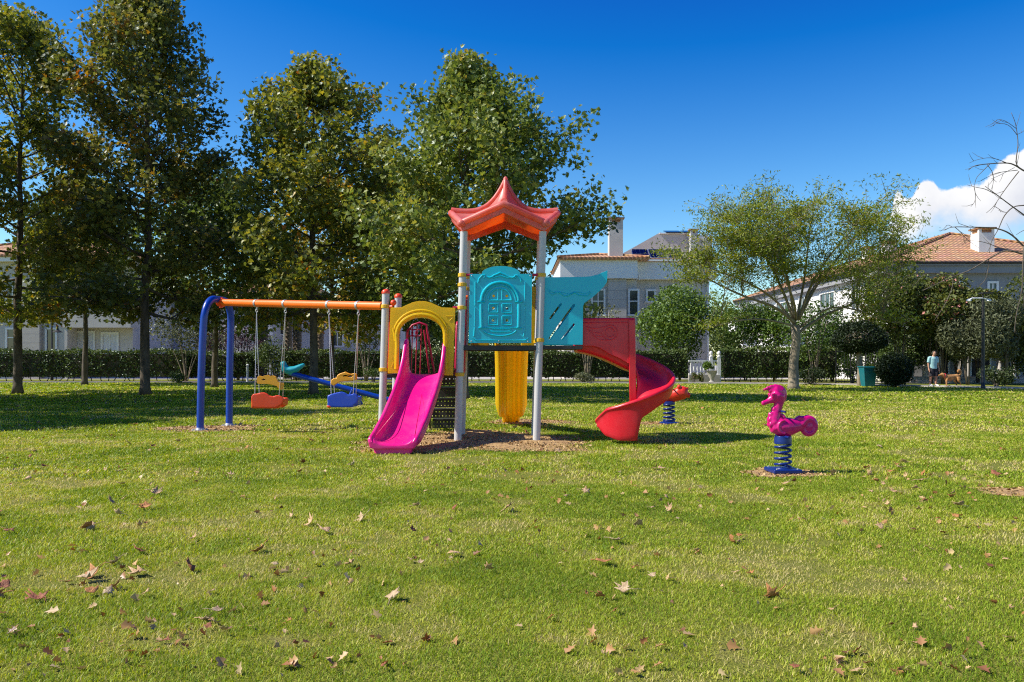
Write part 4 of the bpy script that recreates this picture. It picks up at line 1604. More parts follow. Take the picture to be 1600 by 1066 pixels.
M['taupe'] = wall_mat('taupe_stone_cladding', (.50, .46, .42), .62)
M['greybeige'] = wall_mat('grey_beige_render', (.56, .525, .48))
M['whitewall'] = wall_mat('white_render', (.80, .79, .76))
M['palewall'] = wall_mat('pale_grey_render', (.47, .47, .475))
M['trim'] = plastic('white_trim', (.78, .78, .76), rough=.5, dirt=.2, sc=2)
M['tiles'] = tile_mat()
M['shutter'] = wall_mat('white_roller_shutter', (.66, .68, .72), .07)
M['solar'] = plastic('solar_cells', (.012, .018, .04), (.02, .03, .06), rough=.12, dirt=.1)
M['darkroom'] = matte('dark_doorway', (.035, .03, .028), (.06, .05, .045), sc=2)


def glass_mat():
    m, nt, b = new_mat('window_glass')
    f = noise(nt, 1.5, 3)
    nt.links.new(mixc(nt, f, (.012, .018, .022), (.06, .075, .08)), b.inputs['Base Color'])
    b.inputs['Roughness'].default_value = .06
    b.inputs['Specular IOR Level'].default_value = .8
    return m


M['glass'] = glass_mat()


def window(parent, x0, x1, z0, z1, face, side='front', pane='glass', bars=1, name='window', cross=()):
    """framed window on a wall: side 'front' = wall at y=face looking to -y; 'west' = wall at x=face looking to -x (x0,x1 are then y)"""
    m = MB(); fw = .13
    def bx(mm, a0, a1, d0, d1, b0, b1):
        if side == 'front':
            mm.box(a0, a1, face - d1, face - d0, b0, b1)
        else:
            mm.box(face - d1, face - d0, a0, a1, b0, b1)
    bx(m, x0 - fw, x0, -.05, .09, z0 - .02, z1 + fw)
    bx(m, x1, x1 + fw, -.05, .09, z0 - .02, z1 + fw)
    bx(m, x0, x1, -.05, .085, z1, z1 + fw)
    bx(m, x0 - fw - .05, x1 + fw + .05, -.05, .14, z0 - .14, z0 - .02)
    for i in range(bars):
        c = x0 + (x1 - x0) * (i + 1) / (bars + 1)
        bx(m, c - .035, c + .035, -.05, .05, z0 - .02, z1)
    for f in cross:
        zc = z0 + (z1 - z0) * f
        bx(m, x0, x1, -.05, .045, zc - .035, zc + .035)
    o = m.build(name, M['trim'], parent)
    g = MB(); bx(g, x0, x1, -.04, .012, z0 - .02, z1)
    g.build('pane' if pane == 'glass' else 'shutter', M[pane], o)
    return o


def hip_roof(m, x0, x1, y0, y1, ze, zr, over=.5, thick=.16):
    x0 -= over; x1 += over; y0 -= over; y1 += over
    w, d = x1 - x0, y1 - y0
    if d >= w:
        a = (Vector(((x0 + x1) / 2, y0 + w / 2, zr)), Vector(((x0 + x1) / 2, y1 - w / 2, zr)))
    else:
        a = (Vector((x0 + d / 2, (y0 + y1) / 2, zr)), Vector((x1 - d / 2, (y0 + y1) / 2, zr)))
    c = [Vector((x0, y0, ze)), Vector((x1, y0, ze)), Vector((x1, y1, ze)), Vector((x0, y1, ze))]
    if d >= w:
        fs = [(0, 1, 4), (1, 2, 5, 4), (2, 3, 5), (3, 0, 4, 5)]
    else:
        fs = [(0, 1, 5, 4), (1, 2, 5), (2, 3, 4, 5), (3, 0, 4)]
    m.add(c + list(a), fs)
    lo = [v - Vector((0, 0, thick)) for v in c]
    m.add(c + lo, [(0, 4, 5, 1), (1, 5, 6, 2), (2, 6, 7, 3), (3, 7, 4, 0), (7, 6, 5, 4)])
    # rolled ridge and hip tiles
    for p, q in ((c[0], a[0]), (c[1], a[0] if d >= w else a[1]), (c[2], a[1]), (c[3], a[1] if d >= w else a[0]), (a[0], a[1])):
        if (q - p).length > .1:
            m.tube([p + Vector((0, 0, .03)), q + Vector((0, 0, .03))], .11, 6)


def chimney(parent, x, y, z0, z1, w, wall='whitewall'):
    m = MB(); m.box(x - w / 2, x + w / 2, y - w / 2, y + w / 2, z0, z1 - .35)
    for sx in (-1, 1):
        for sy in (-1, 1):
            m.box(x + sx * (w / 2 - .09) - .09, x + sx * (w / 2 - .09) + .09, y + sy * (w / 2 - .09) - .09, y + sy * (w / 2 - .09) + .09, z1 - .351, z1 - .099)
    o = m.build('chimney', M[wall], parent)
    c = MB(); c.box(x - w / 2 - .10, x + w / 2 + .10, y - w / 2 - .10, y + w / 2 + .10, z1 - .10, z1)
    c.box(x - w / 2 + .03, x + w / 2 - .03, y - w / 2 + .03, y + w / 2 - .03, z1 - .34, z1 - .101)
    c.build('chimney_cap', M['tiles'], o)
    return o


def X_at(px, Y):
    return (px - HX) / FPX * Y


def Z_at(py, Y):
    return EYE + (HY - py) / FPX * Y


# left house behind the plane trees
h = thing('house', 'two storey grey beige villa with roller shutters behind the left hedge', 'house')
YH = 58.0
m = MB()
xa, xb = X_at(-120, YH), X_at(195, YH)
m.box(xa, X_at(103, YH), YH, YH + 11, 0, 8.5)
m.box(X_at(103, YH), xb, YH + 1.2, YH + 11, 0, 8.5)
m.build('wall', M['greybeige'], h)
m = MB()
for a, b in ((38, 66), (-60, -20)):
    m.box(X_at(a, YH), X_at(b, YH), YH - .35, YH, 0, 7.6)
m.build('stone_pier', M['taupe'], h)
m = MB()
m.box(X_at(100, YH), xb + .5, YH - .2, YH + 1.2, Z_at(512, YH), Z_at(502, YH))
m.box(X_at(100, YH), xb + .5, YH - .2, YH - .05, Z_at(502, YH), Z_at(484, YH))
m.box(xb + .35, xb + .5, YH - .05, YH + 1.2, Z_at(502, YH), Z_at(484, YH))
m.box(X_at(103, YH) - .02, X_at(107, YH), YH - .15, YH + 1.2, 0, Z_at(512, YH))
m.build('balcony', M['greybeige'], h)
m = MB(); m.box(xa - .4, xb + .4, YH - .45, YH + .01, 8.15, 8.6); m.build('cornice', M['trim'], h)
m = MB(); hip_roof(m, xa, xb, YH, YH + 11, 8.62, 10.4, .55); m.build('roof', M['tiles'], h)
window(h, X_at(12, YH), X_at(28, YH), 1.2, Z_at(515, YH), YH, cross=(.75,), bars=0)
window(h, X_at(74, YH), X_at(87, YH), 1.2, Z_at(515, YH), YH, cross=(), bars=0)
for a, b, t in ((117, 144, 520), (159, 181, 522)):
    w = window(h, X_at(a, YH + 1), X_at(b, YH + 1), 1.0, Z_at(t, YH + 1), YH + 1.2, pane='shutter', bars=1)
for a, b in ((12, 28), (74, 90), (117, 140), (158, 178)):
    yy = YH if b < 100 else YH + 1.2
    window(h, X_at(a, yy), X_at(b, yy), 5.0, 6.9, yy, bars=1)
settle(h, ((xa + xb) / 2, YH, 0))

# lower wing beyond it
h = thing('house', 'pale villa wing with glazed doors seen just right of the second plane tree', 'house')
YH = 66.0
m = MB(); m.box(X_at(188, YH), X_at(285, YH), YH, YH + 9, 0, 6.2); m.build('wall', M['palewall'], h)
m = MB(); hip_roof(m, X_at(188, YH), X_at(285, YH), YH, YH + 9, 6.22, 8.4); m.build('roof', M['tiles'], h)
window(h, X_at(193, YH), X_at(213, YH), .8, Z_at(527, YH), YH, bars=1)
window(h, X_at(241, YH), X_at(262, YH), .8, Z_at(530, YH), YH, bars=1)
window(h, X_at(200, YH), X_at(214, YH), 4.0, 5.4, YH, bars=1)
settle(h, (X_at(236, YH), YH, 0))

# villa seen under the swing beam
h = thing('house', 'pale grey stepped villa seen under the orange swing beam', 'house')
YH = 78.0
m = MB()
m.box(X_at(340, YH), X_at(425, YH), YH, YH + 9, 0, 7.4)
m.box(X_at(425, YH), X_at(500, YH), YH + 3, YH + 12, 0, 7.4)
m.box(X_at(500, YH), X_at(640, YH), YH + 5, YH + 14, 0, 7.0)
m.build('wall', M['palewall'], h)
m = MB(); hip_roof(m, X_at(340, YH), X_at(500, YH), YH, YH + 12, 7.42, 10.0); m.build('roof', M['tiles'], h)
m = MB(); hip_roof(m, X_at(508, YH), X_at(640, YH), YH + 5, YH + 14, 7.02, 9.4); m.build('roof', M['tiles'], h)
m = MB(); m.box(X_at(384, YH), X_at(426, YH), YH - 1.2, YH, Z_at(524, YH), Z_at(517, YH))
for i in range(12):
    xx = X_at(386, YH) + i * .21
    m.box(xx, xx + .05, YH - 1.15, YH - 1.1, Z_at(517, YH), Z_at(510, YH))
m.box(X_at(384, YH), X_at(426, YH), YH - 1.17, YH - 1.08, Z_at(510, YH), Z_at(508.5, YH))
m.build('balcony', M['trim'], h)
window(h, X_at(371, YH), X_at(379, YH), Z_at(521, YH), Z_at(494, YH), YH, bars=0, cross=(.6,))
window(h, X_at(396, YH), X_at(408, YH), Z_at(516, YH), Z_at(496, YH), YH, bars=1)
window(h, X_at(420 + 2, YH + 3), X_at(427 + 2, YH + 3), Z_at(522, YH + 3), Z_at(504, YH + 3), YH + 3, bars=0)
window(h, X_at(438, YH + 3), X_at(443, YH + 3), Z_at(522, YH + 3), Z_at(506, YH + 3), YH + 3, bars=0)
window(h, X_at(520, YH + 5), X_at(535, YH + 5), Z_at(540, YH + 5), Z_at(520, YH + 5), YH + 5, bars=1)
settle(h, (X_at(480, YH), YH, 0))

# house with solar panels right of the spiral slide
h = thing('house', 'grey beige villa with solar panels and tall chimney behind the round citrus tree', 'house')
YH = 60.0
x0, x1 = X_at(880, YH), X_at(1108, YH)
m = MB()
m.box(x0, X_at(992, YH), YH - .9, YH + 10, 0, Z_at(437, YH - .9))
m.box(X_at(992, YH), x1, YH, YH + 10, 0, Z_at(437, YH))
m.build('wall', M['greybeige'], h)
m = MB(); m.box(X_at(950, YH - 1), X_at(978, YH - 1), YH - 1.25, YH - .9, 0, Z_at(437, YH - .9) - .01); m.box(X_at(893, YH - 1), X_at(915, YH - 1), YH - 1.25, YH - .9, 0, Z_at(437, YH - .9) - .01)
m.build('stone_pier', M['taupe'], h)
zc0, zc1 = Z_at(437, YH), Z_at(410, YH)
m = MB()
m.box(x0 - .3, X_at(996, YH - 1.4), YH - 1.45, YH + 9, zc0 - .05, zc1)
m.box(X_at(996, YH - 1.4) + .002, x1 + .35, YH - .55, YH + 9, zc0 - .02, zc1 - .01)
m.box(x0 - .5, X_at(996, YH - 1.4) + .15, YH - 1.65, YH + 9.2, zc1 + .002, zc1 + .14)
m.box(X_at(996, YH - 1.4) + .152, x1 + .5, YH - .75, YH + 9.2, zc1 - .008, zc1 + .12)
m.build('cornice', M['trim'], h)
m = MB(); hip_roof(m, x0 - .1, X_at(1000, YH), YH - 1.3, YH + 8, zc1 + .16, zc1 + .75, .4)
hip_roof(m, X_at(1000, YH), x1, YH - .4, YH + 8, zc1 + .14, zc1 + .34, .3)
m.build('roof', M['tiles'], h)
chimney(h, X_at(962, YH), YH + .2, zc1, Z_at(341, YH), .98, 'greybeige')
# penthouse with a sloping flank and curved end
m = MB()
Yp = YH + 5
o = [(X_at(968, Yp), zc1), (X_at(968, Yp), Z_at(399, Yp)), (X_at(1032, Yp), Z_at(363, Yp)), (X_at(1034, Yp), Z_at(366, Yp)), (X_at(1094, Yp), Z_at(366, Yp)), (X_at(1094, Yp), zc1)]
m.prism(o, Yp, Yp + 5)
m.lathe([(1.55, zc1), (1.55, Z_at(370, Yp))], (X_at(1088, Yp), Yp + 1.5, 0), 28)
m.build('penthouse', M['greybeige'], h)
m = MB(); m.lathe([(1.62, Z_at(374, Yp)), (1.66, Z_at(370, Yp)), (1.6, Z_at(368, Yp))], (X_at(1088, Yp), Yp + 1.5, 0), 28)
m.box(X_at(1030, Yp), X_at(1090, Yp), Yp - .1, Yp + 5.1, Z_at(366, Yp) + .004, Z_at(364, Yp))
m.build('parapet', M['trim'], h)
chimney(h, X_at(1080, Yp), Yp - .8, Z_at(395, Yp), Z_at(361, Yp), .55, 'palewall')
R = Matrix.Rotation(math.radians(32), 3, 'X')
for i in range(3):
    xs0 = X_at(990 + 26.5 * i, YH); xs1 = X_at(1014.5 + 26.5 * i, YH)
    c = Vector(((xs0 + xs1) / 2 + .02 * i, YH + .5, Z_at(398, YH) + .12))
    m = MB(); m.obox(c, (xs1 - xs0, 1.55, .05), R)
    o = m.build('solar_panel', M['solar'], h)
    g = MB()
    w = xs1 - xs0
    for u in (-w / 2, w / 2):
        g.obox(c + R @ Vector((u, 0, .006)), (.05, 1.6, .07), R)
    for v in (-.775, 0, .775):
        g.obox(c + R @ Vector((0, v, .008)), (w - .055, .03 if v == 0 else .05, .066), R)
    for u in (-.25, 0, .25):
        g.obox(c + R @ Vector((u * w, 0, .004)), (.015, 1.5, .062), R)
    g.build('frame', M['steel'], o)
for a, b in ((1040, 1064), (1067, 1092)):
    m = MB(); m.obox((X_at((a + b) / 2, Yp), Yp + .4, Z_at(362, Yp) + .05), (X_at(b, Yp) - X_at(a, Yp), 1.3, .06), Matrix.Rotation(math.radians(14), 3, 'X')); m.build('solar_panel', M['solar'], h)
window(h, X_at(984, YH - .9) + .0, X_at(996, YH - .9) + .0, Z_at(492, YH), Z_at(456, YH), YH - .9, bars=0, cross=(.55,))
window(h, X_at(1012, YH), X_at(1022, YH), Z_at(470, YH), Z_at(455, YH), YH, bars=0)
window(h, X_at(926, YH - .9), X_at(943, YH - .9), Z_at(492, YH), Z_at(456, YH), YH - .9, bars=1, cross=(.55,))
window(h, X_at(1060, YH), X_at(1078, YH), Z_at(492, YH), Z_at(458, YH), YH, bars=1)
window(h, X_at(1040, YH), X_at(1058, YH), .6, 2.4, YH, bars=1)
window(h, X_at(1082, YH), X_at(1096, YH), .3, 1.2, YH, pane='shutter', bars=0)
m = MB(); m.tube([(X_at(997, YH), YH - .6, zc0 + .3), (X_at(997, YH), YH - .6, zc0 - .1)], .05, 8); m.tube([(X_at(1106, YH), YH - .1, zc0), (X_at(1106, YH), YH - .1, 0)], .06, 8); m.build('downpipe', M['trim'], h)
settle(h, ((x0 + x1) / 2, YH, 0))

# long white villa with the big tiled roof on the right
h = thing('house', 'long white villa with orange tiled hip roof and chimneys behind the flowering shrubs', 'house')
Yf = 52.0
xw, xe = 23.6, 40.5
m = MB(); m.box(xw, xe, Yf, 86, 0, 7.1); m.build('wall', M['whitewall'], h)
M['shadewall'] = wall_mat('shade_toned_render', (.28, .285, .30))  # darkened blue grey: the shade of the villa's front put into the colour
m = MB(); m.box(xw + .05, xe, Yf - .02, Yf, 0, 6.7); m.build('front_shade_layer', M['shadewall'], h)  # thin dark layer over the white wall, painting its shaded front
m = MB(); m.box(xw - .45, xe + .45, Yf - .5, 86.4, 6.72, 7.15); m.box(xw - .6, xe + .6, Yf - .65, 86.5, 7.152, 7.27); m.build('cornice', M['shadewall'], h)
m = MB(); hip_roof(m, xw, xe - 1, Yf, 86, 7.42, 10.4, .6); m.build('roof', M['tiles'], h)
m = MB(); m.tube([(xw - .66, Yf - .70, 7.33), (xe + .6, Yf - .70, 7.33)], .08, 8); m.tube([(xw - .70, Yf - .7, 7.33), (xw - .70, 86, 7.33)], .08, 8); m.build('gutter', M['black'], h)
chimney(h, X_at(1535, 54.5), 54.5, 7.5, Z_at(357, 54.5), 1.0)
chimney(h, X_at(1389, 66), 66, 8.2, Z_at(377, 66), .9)
chimney(h, X_at(1357, 74), 74, 8.2, Z_at(386, 74), .9)
for y0, y1, z0 in ((60, 64.5, 4.0), (70, 75, 4.0), (80, 85, 4.2)):
    m = MB(); m.box(xw - 1.5, xw, y0, y1, z0, z0 + .22)
    m.box(xw - 1.5, xw - 1.35, y0, y1, z0 + .221, z0 + 1.15); m.box(xw - 1.349, xw, y0, y0 + .15, z0 + .221, z0 + 1.15); m.box(xw - 1.349, xw, y1 - .15, y1, z0 + .221, z0 + 1.15)
    m.build('balcony', M['whitewall'], h)
    window(h, y0 + .8, y1 - 1.0, z0 + .3, z0 + 2.3, xw, 'west', bars=2)
for y0, z0 in ((54, 4.8), (56.5, 4.8), (67, 4.8), (77.5, 4.8), (54.2, 1.2), (58, 1.0), (66, 1.0), (73, 1.0), (80, 1.0)):
    window(h, y0, y0 + 1.1, z0, z0 + 1.6, xw, 'west', bars=1)
for a, b in ((1545, 1556), (1490, 1505), (1430, 1445)):
    window(h, X_at(a, Yf), X_at(b, Yf), 4.5, 6.1, Yf - .02, bars=1)
# porch: roof slab on columns and dark doors
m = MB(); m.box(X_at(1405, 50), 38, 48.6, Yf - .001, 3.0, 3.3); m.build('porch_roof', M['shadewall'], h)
for px_ in (1424, 1446, 1500, 1512, 1562, 1584):
    xx = X_at(px_, 48.9); m = MB(); m.lathe([(.20, 0), (.20, .12), (.15, .18), (.14, 2.75), (.18, 2.82), (.21, 3.0)], (xx, 48.95, 0), 14); m.build('column', M['greybeige'], h)  # grey render on pale columns stands in for the planting's shade
for a, b in ((1455, 1480), (1517, 1545), (1566, 1590)):
    m = MB(); m.box(X_at(a, Yf), X_at(b, Yf), Yf - .06, Yf - .001, .05, 2.5); o = m.build('door', M['darkroom'], h)
    f = MB(); xx0, xx1 = X_at(a, Yf), X_at(b, Yf)
    f.box(xx0 - .1, xx0, Yf - .1, Yf, 0, 2.6); f.box(xx1, xx1 + .1, Yf - .1, Yf, 0, 2.6); f.box(xx0, xx1, Yf - .1, Yf, 2.5, 2.6); f.box((xx0 + xx1) / 2 - .04, (xx0 + xx1) / 2 + .04, Yf - .09, Yf - .061, .05, 2.5)
    f.build('door_frame', M['trim'], o)
m = MB(); m.box(X_at(1405, 50), 38, 47.6, 48.4, 0, .18); m.box(X_at(1405, 50), 38, 48.4, Yf - .06, 0, .32); m.build('porch_step', M['paving'], h)
settle(h, ((xw + xe) / 2, Yf, 0))

# ---------------------------------------------------------------- trees
PROF_OVAL = [(0, 2.4), (.2, 3.5), (.45, 3.5), (.7, 2.6), (.88, 1.6), (1, .45)]
T2 = tree('plane_tree', 'tallest browning plane tree with a dark straight trunk left of the swing', 'tree', (-13.8, 31.3, 0), 15.6, .18, 2.9,
          [(0, 2.6), (.15, 3.5), (.4, 3.1), (.62, 2.3), (.8, 1.45), (.92, .75), (1, .15)], M['leaf_plane_brown'], M['bark'], nlimb=46, nleaf=30000, lsize=.165, seed=4, lean=(.15, 0), tone_mid=.43, clump=.30, offset=(0, -.15))
T1 = tree('plane_tree', 'plane tree with a leaning bare lower trunk at the left edge', 'tree', (-19.25, 32.4, 0), 14.6, .17, 2.8,
          [(0, 2.2), (.2, 2.8), (.5, 2.7), (.72, 2.1), (.9, 1.4), (1, .4)], M['leaf_plane'], M['bark'], nlimb=36, nleaf=21000, lsize=.17, seed=9, lean=(.2, 0), tone_mid=.45, clump=.30, offset=(.25, -.42))
T3 = tree('plane_tree', 'green plane tree standing behind the two swing seats', 'tree', (-7.6, 31.8, 0), 12.6, .165, 2.9,
          [(0, 2.6), (.15, 3.3), (.4, 3.2), (.6, 2.55), (.75, 1.65), (.88, .8), (1, .12)], M['leaf_plane'], M['bark'], nlimb=42, nleaf=26000, lsize=.165, seed=23, lean=(0, 0), tone_mid=.47, clump=.30, offset=(-.12, .06))
T4 = tree('plane_tree', 'broad green plane tree rising right behind the red roof', 'tree', (-1.62, 28.2, 0), 11.35, .15, 3.4,
          [(0, 3.2), (.2, 3.7), (.45, 2.75), (.65, 1.7), (.82, .8), (.93, .4), (1, .1)], M['leaf_plane_green'], M['bark'], nlimb=44, nleaf=30000, lsize=.155, seed=31, lean=(.1, 0), tone_mid=.5,
          offset=(-.12, .14), clump=.28)
# trees of the same row outside the frame on the left, whose shade lies across the lawn
for k, (x, y, s, rz) in enumerate(((-21.0, 27.2, .95, .6), (-19.2, 23.2, .85, 2.1), (-18.2, 19.4, .85, 4.0), (-17.2, 16.2, .72, 1.0), (-26.5, 24.2, 1.0, 4.0))):
    src = (T2, T3, T1, T3, T2)[k]
    dup(src, (x, y, 0), rz, s, label='plane tree of the left row standing out of view beside the lawn', group='plane trees beside the lawn')

# feathery spreading tree on the right
def feather_tree():
    r = random.Random(5); ng = np.random.default_rng(5)
    root = thing('spreading_tree', 'vase shaped tree with feathery yellowish foliage and pale trunk on the right', 'tree', (12.87, 38.0, 0))
    m = MB()
    fork = Vector((-.05, 0, 3.3))
    m.tube([(0, 0, -.05), (-.02, 0, .15), (.0, .02, 1.2), (.12, 0, 2.2), (.05, 0, 2.9)], [.34, .25, .21, .20, .20], 12)
    D = 38.0

    def q(px, py, y=0):
        w = P(px, py, D + y); return Vector((w.x - 12.87, y, w.z))
    limbs = [  # traced courses of the main limbs (photograph columns and rows, depth offset)
        ([(1243, 505, 0), (1210, 480, -.4), (1160, 462, -1.0), (1105, 435, -1.6), (1062, 405, -2.0)], .12),
        ([(1243, 510, 0), (1212, 470, .5), (1165, 440, 1.2), (1110, 420, 1.8), (1050, 398, 2.2)], .11),
        ([(1240, 500, 0), (1222, 452, .2), (1195, 400, .5), (1150, 350, .9), (1110, 328, 1.2)], .12),
        ([(1240, 498, 0), (1232, 440, -.3), (1215, 390, -.9), (1198, 350, -1.2), (1190, 318, -1.4)], .10),
        ([(1245, 498, 0), (1256, 440, .6), (1262, 390, 1.4), (1268, 345, 1.8), (1275, 318, 2.0)], .10),
        ([(1248, 500, 0), (1268, 445, -.3), (1300, 395, -.6), (1345, 345, -.9), (1385, 305, -1.1)], .12),
        ([(1248, 500, 0), (1280, 440, .6), (1320, 390, 1.2), (1352, 350, 1.5), (1395, 322, 1.7)], .10),
        ([(1247, 520, 0), (1290, 492, .3), (1330, 475, .8), (1385, 440, 1.2), (1430, 395, 1.5)], .11),
        ([(1250, 512, 0), (1295, 482, -.6), (1340, 485, -1.2), (1380, 500, -1.6), (1415, 505, -1.9)], .08),
        ([(1242, 510, 0), (1200, 500, -.8), (1165, 500, -1.6), (1125, 508, -2.2), (1100, 515, -2.5)], .07),
        ([(1244, 500, 0), (1240, 470, -1.2), (1225, 430, -2.6), (1215, 400, -3.4), (1200, 385, -3.8)], .09),
        ([(1246, 500, 0), (1262, 465, 1.6), (1285, 430, 3.0), (1310, 410, 3.8), (1330, 400, 4.2)], .09),
    ]
    # finer boughs leaving the main limbs and filling the layered crown
    mains = [l[0] for l in limbs]
    for k in range(46):
        tx = 1065 + 350 * r.random(); dep = r.uniform(-3.4, .8)
        top = float(np.interp(tx, [1065, 1110, 1190, 1240, 1290, 1400, 1415], [380, 330, 318, 324, 316, 310, 320]))
        bot = float(np.interp(tx, [1065, 1130, 1200, 1243, 1290, 1350, 1415], [415, 430, 425, 395, 420, 470, 445]))
        ty = top + (bot - top) * r.random() ** 1.3 + abs(dep) * 4
        best = None
        for pts in mains:
            for f in (1, 2, 3):
                p0 = pts[f]
                if p0[1] < ty + 4:
                    continue
                dd = abs(p0[0] - tx) + .5 * abs(p0[1] - ty) + 14 * abs(p0[2] - dep) + r.uniform(0, 40)
                if best is None or dd < best[0]:
                    best = (dd, p0)
        if best is None:
            continue
        p0 = best[1]
        limbs.append(([p0, ((p0[0] * .55 + tx * .45) + r.uniform(-6, 6), p0[1] * .5 + ty * .5 + r.uniform(-4, 14), p0[2] * .5 + dep * .5), (tx, ty, dep)], .030))
    cl = []
    for pts, lr in limbs:
        path = catmull([q(p[0], p[1], (p[2] if p[2] < .3 else .3 + (p[2] - .3) * .2) - .9 * ii / (len(pts) - 1)) for ii, p in enumerate(pts)], 16)
        lr *= .58
        m.tube(path, [lr * (1 - .9 * i / 15) + .007 for i in range(16)], 8)
        for i in range(5 if lr > .03 else 2, 16):
            p = path[i]
            fr = i / 15
            d = (path[min(i + 1, 15)] - path[i - 1]).normalized()
            for b in range(2):
                e = Vector((d.x * .6 + r.uniform(-1, 1), d.y * .6 + r.uniform(-1, 1), d.z * .3 + r.uniform(-.15, .5))).normalized()
                L = r.uniform(.5, 1.5) * (1.1 - .3 * fr)
                t = p + e * L + Vector((0, 0, .08))
                mid = p.lerp(t, .5) + Vector((r.uniform(-.08, .08), r.uniform(-.08, .08), .1))
                m.tube([p, mid, t], [lr * .2 * (1 - fr * .6) + .005, .010, .004], 5, cap=False)
                w_ = .35 if fr < .5 else 1.0
                for f in (.4, .7, 1.0, 1.2):
                    cl.append((p.lerp(t, f), w_))
    m.build('trunk', M['bark_pale'], root, smooth_angle=180)
    n = 40000
    wt = ng.uniform(.1, 1.4, len(cl)) ** 1.4 * np.array([c[1] for c in cl])
    idx = ng.choice(len(cl), n, p=wt / wt.sum())
    cen = np.array([tuple(c[0]) for c in cl])
    tn = ng.normal(.48, .14, len(cl))
    C = cen[idx] + ng.normal(size=(n, 3)) * np.array([.23, .23, .08])
    leaf_obj('crown', C, .15, tn[idx] + ng.normal(0, .12, n), M['leaf_feather'], root, up=1.0, width=.30, droop=.6)
    return root


feather_tree()

# leafless tree whose branches reach in at the right edge
def bare_tree():
    r = random.Random(8)
    D = 21.0
    bx = 14.1
    root = thing('bare_tree', 'leafless tree whose thin curved branches reach in at the right edge', 'tree', (bx, D, 0))

    def q(px, py, y=0.0):
        w = P(px, py, D + y); return Vector((w.x - bx, y, w.z))
    m = MB()
    m.tube([(0, 0, -.05), (.02, 0, .4), (.05, .05, 1.6), (.0, .1, 2.8), (-.1, .05, 4.2), (-.05, 0, 5.4), (.2, 0, 6.6)], [.20, .15, .13, .12, .10, .075, .03], 10)
    B = [([(1655, 300), (1625, 278), (1600, 267), (1587, 259), (1574, 255), (1547, 256), (1524, 259), (1513, 266)], .035, -.3),
         ([(1600, 267), (1588, 256), (1590.6, 227), (1589, 207), (1586, 191), (1580, 176)], .018, -.3),
         ([(1590, 212), (1576, 196), (1558, 193), (1552, 197)], .008, -.3), ([(1588, 201), (1572, 190), (1562, 187), (1556, 188)], .007, -.3), ([(1590, 210), (1598, 206), (1604, 200)], .007, -.3),
         ([(1660, 380), (1625, 352), (1600, 336), (1578, 320), (1558, 305), (1539, 291)], .035, .3),
         ([(1560, 306), (1540, 296), (1526, 293), (1511, 289)], .012, .3), ([(1522, 292), (1524, 304), (1523, 315), (1517, 323)], .009, .3),
         ([(1592, 268), (1578, 286), (1565, 304), (1553, 322), (1541, 333)], .016, 0), ([(1553, 322), (1561, 327), (1564, 332)], .008, 0),
         ([(1660, 330), (1620, 320), (1600, 321), (1583, 324), (1569, 338), (1560, 358), (1549, 378), (1546, 396)], .028, .5),
         ([(1660, 440), (1625, 402), (1600, 385), (1583, 369), (1567, 360), (1547, 356), (1515, 355), (1488, 355), (1476, 360)], .038, -.6),
         ([(1492, 355), (1500, 362), (1508, 371), (1516, 378), (1530, 388)], .010, -.6), ([(1515, 355), (1500, 350), (1498, 349)], .007, -.6), ([(1516, 357), (1517, 366), (1510, 374), (1508, 382)], .007, -.6),
         ([(1488, 355), (1482, 352), (1478, 353)], .006, -.6),
         ([(1650, 350), (1620, 356), (1600, 360), (1588, 367)], .02, .2),
         ([(1660, 420), (1630, 402), (1600, 397), (1571, 392), (1546, 404), (1518, 421), (1493, 431), (1472, 440), (1442, 454)], .040, -.2),
         ([(1640, 405), (1600, 394), (1570, 390), (1535, 378), (1505, 376)], .018, -.1),
         ([(1493, 431), (1470, 428), (1446, 428), (1432, 442)], .014, -.2), ([(1489, 432), (1487, 452), (1474, 480), (1460, 500)], .013, -.2),
         ([(1545, 404), (1544, 420), (1540, 436), (1530, 448)], .013, -.2),
         ([(1655, 300), (1640, 350), (1604, 380), (1599, 400), (1597, 451), (1588, 492), (1585, 520)], .03, -.8),
         ([(1597, 451), (1602, 480), (1610, 500)], .015, -.8),
         ([(1547, 256), (1535, 268), (1526, 278), (1522, 292)], .010, -.2), ([(1542, 257), (1551, 270), (1552, 285), (1549, 296)], .008, -.2),
         ([(1574, 255), (1550, 247), (1530, 249), (1514, 255)], .008, -.3), ([(1590, 266), (1560, 270), (1545, 276), (1533, 282)], .010, -.25),
         ([(1585, 262), (1562, 274), (1548, 280)], .007, -.25)]
    for pts, rr, y in B:
        path = catmull([q(p[0], p[1], y) for p in pts], max(8, len(pts) * 3))
        n = len(path)
        m.tube(path, [rr * .62 * (1 - .8 * i / (n - 1)) + .003 for i in range(n)], 6)
        for i in range(3, n, 3):
            if r.random() < .65:
                d = (path[i] - path[i - 1]).normalized()
                e = (d + Vector((r.uniform(-.8, .8), r.uniform(-.5, .5), r.uniform(-.8, .9)))).normalized()
                L = r.uniform(.12, .4)
                m.tube([path[i], path[i] + e * L * .5, path[i] + (e + Vector((0, 0, .15))) * L], [.006, .005, .0025], 5, cap=False)
    m.build('trunk', M['bark_twig'], root, smooth_angle=180)


bare_tree()

# ---------------------------------------------------------------- hedges, shrubs and small trees
def on(px, Y):
    return (X_at(px, Y), Y)


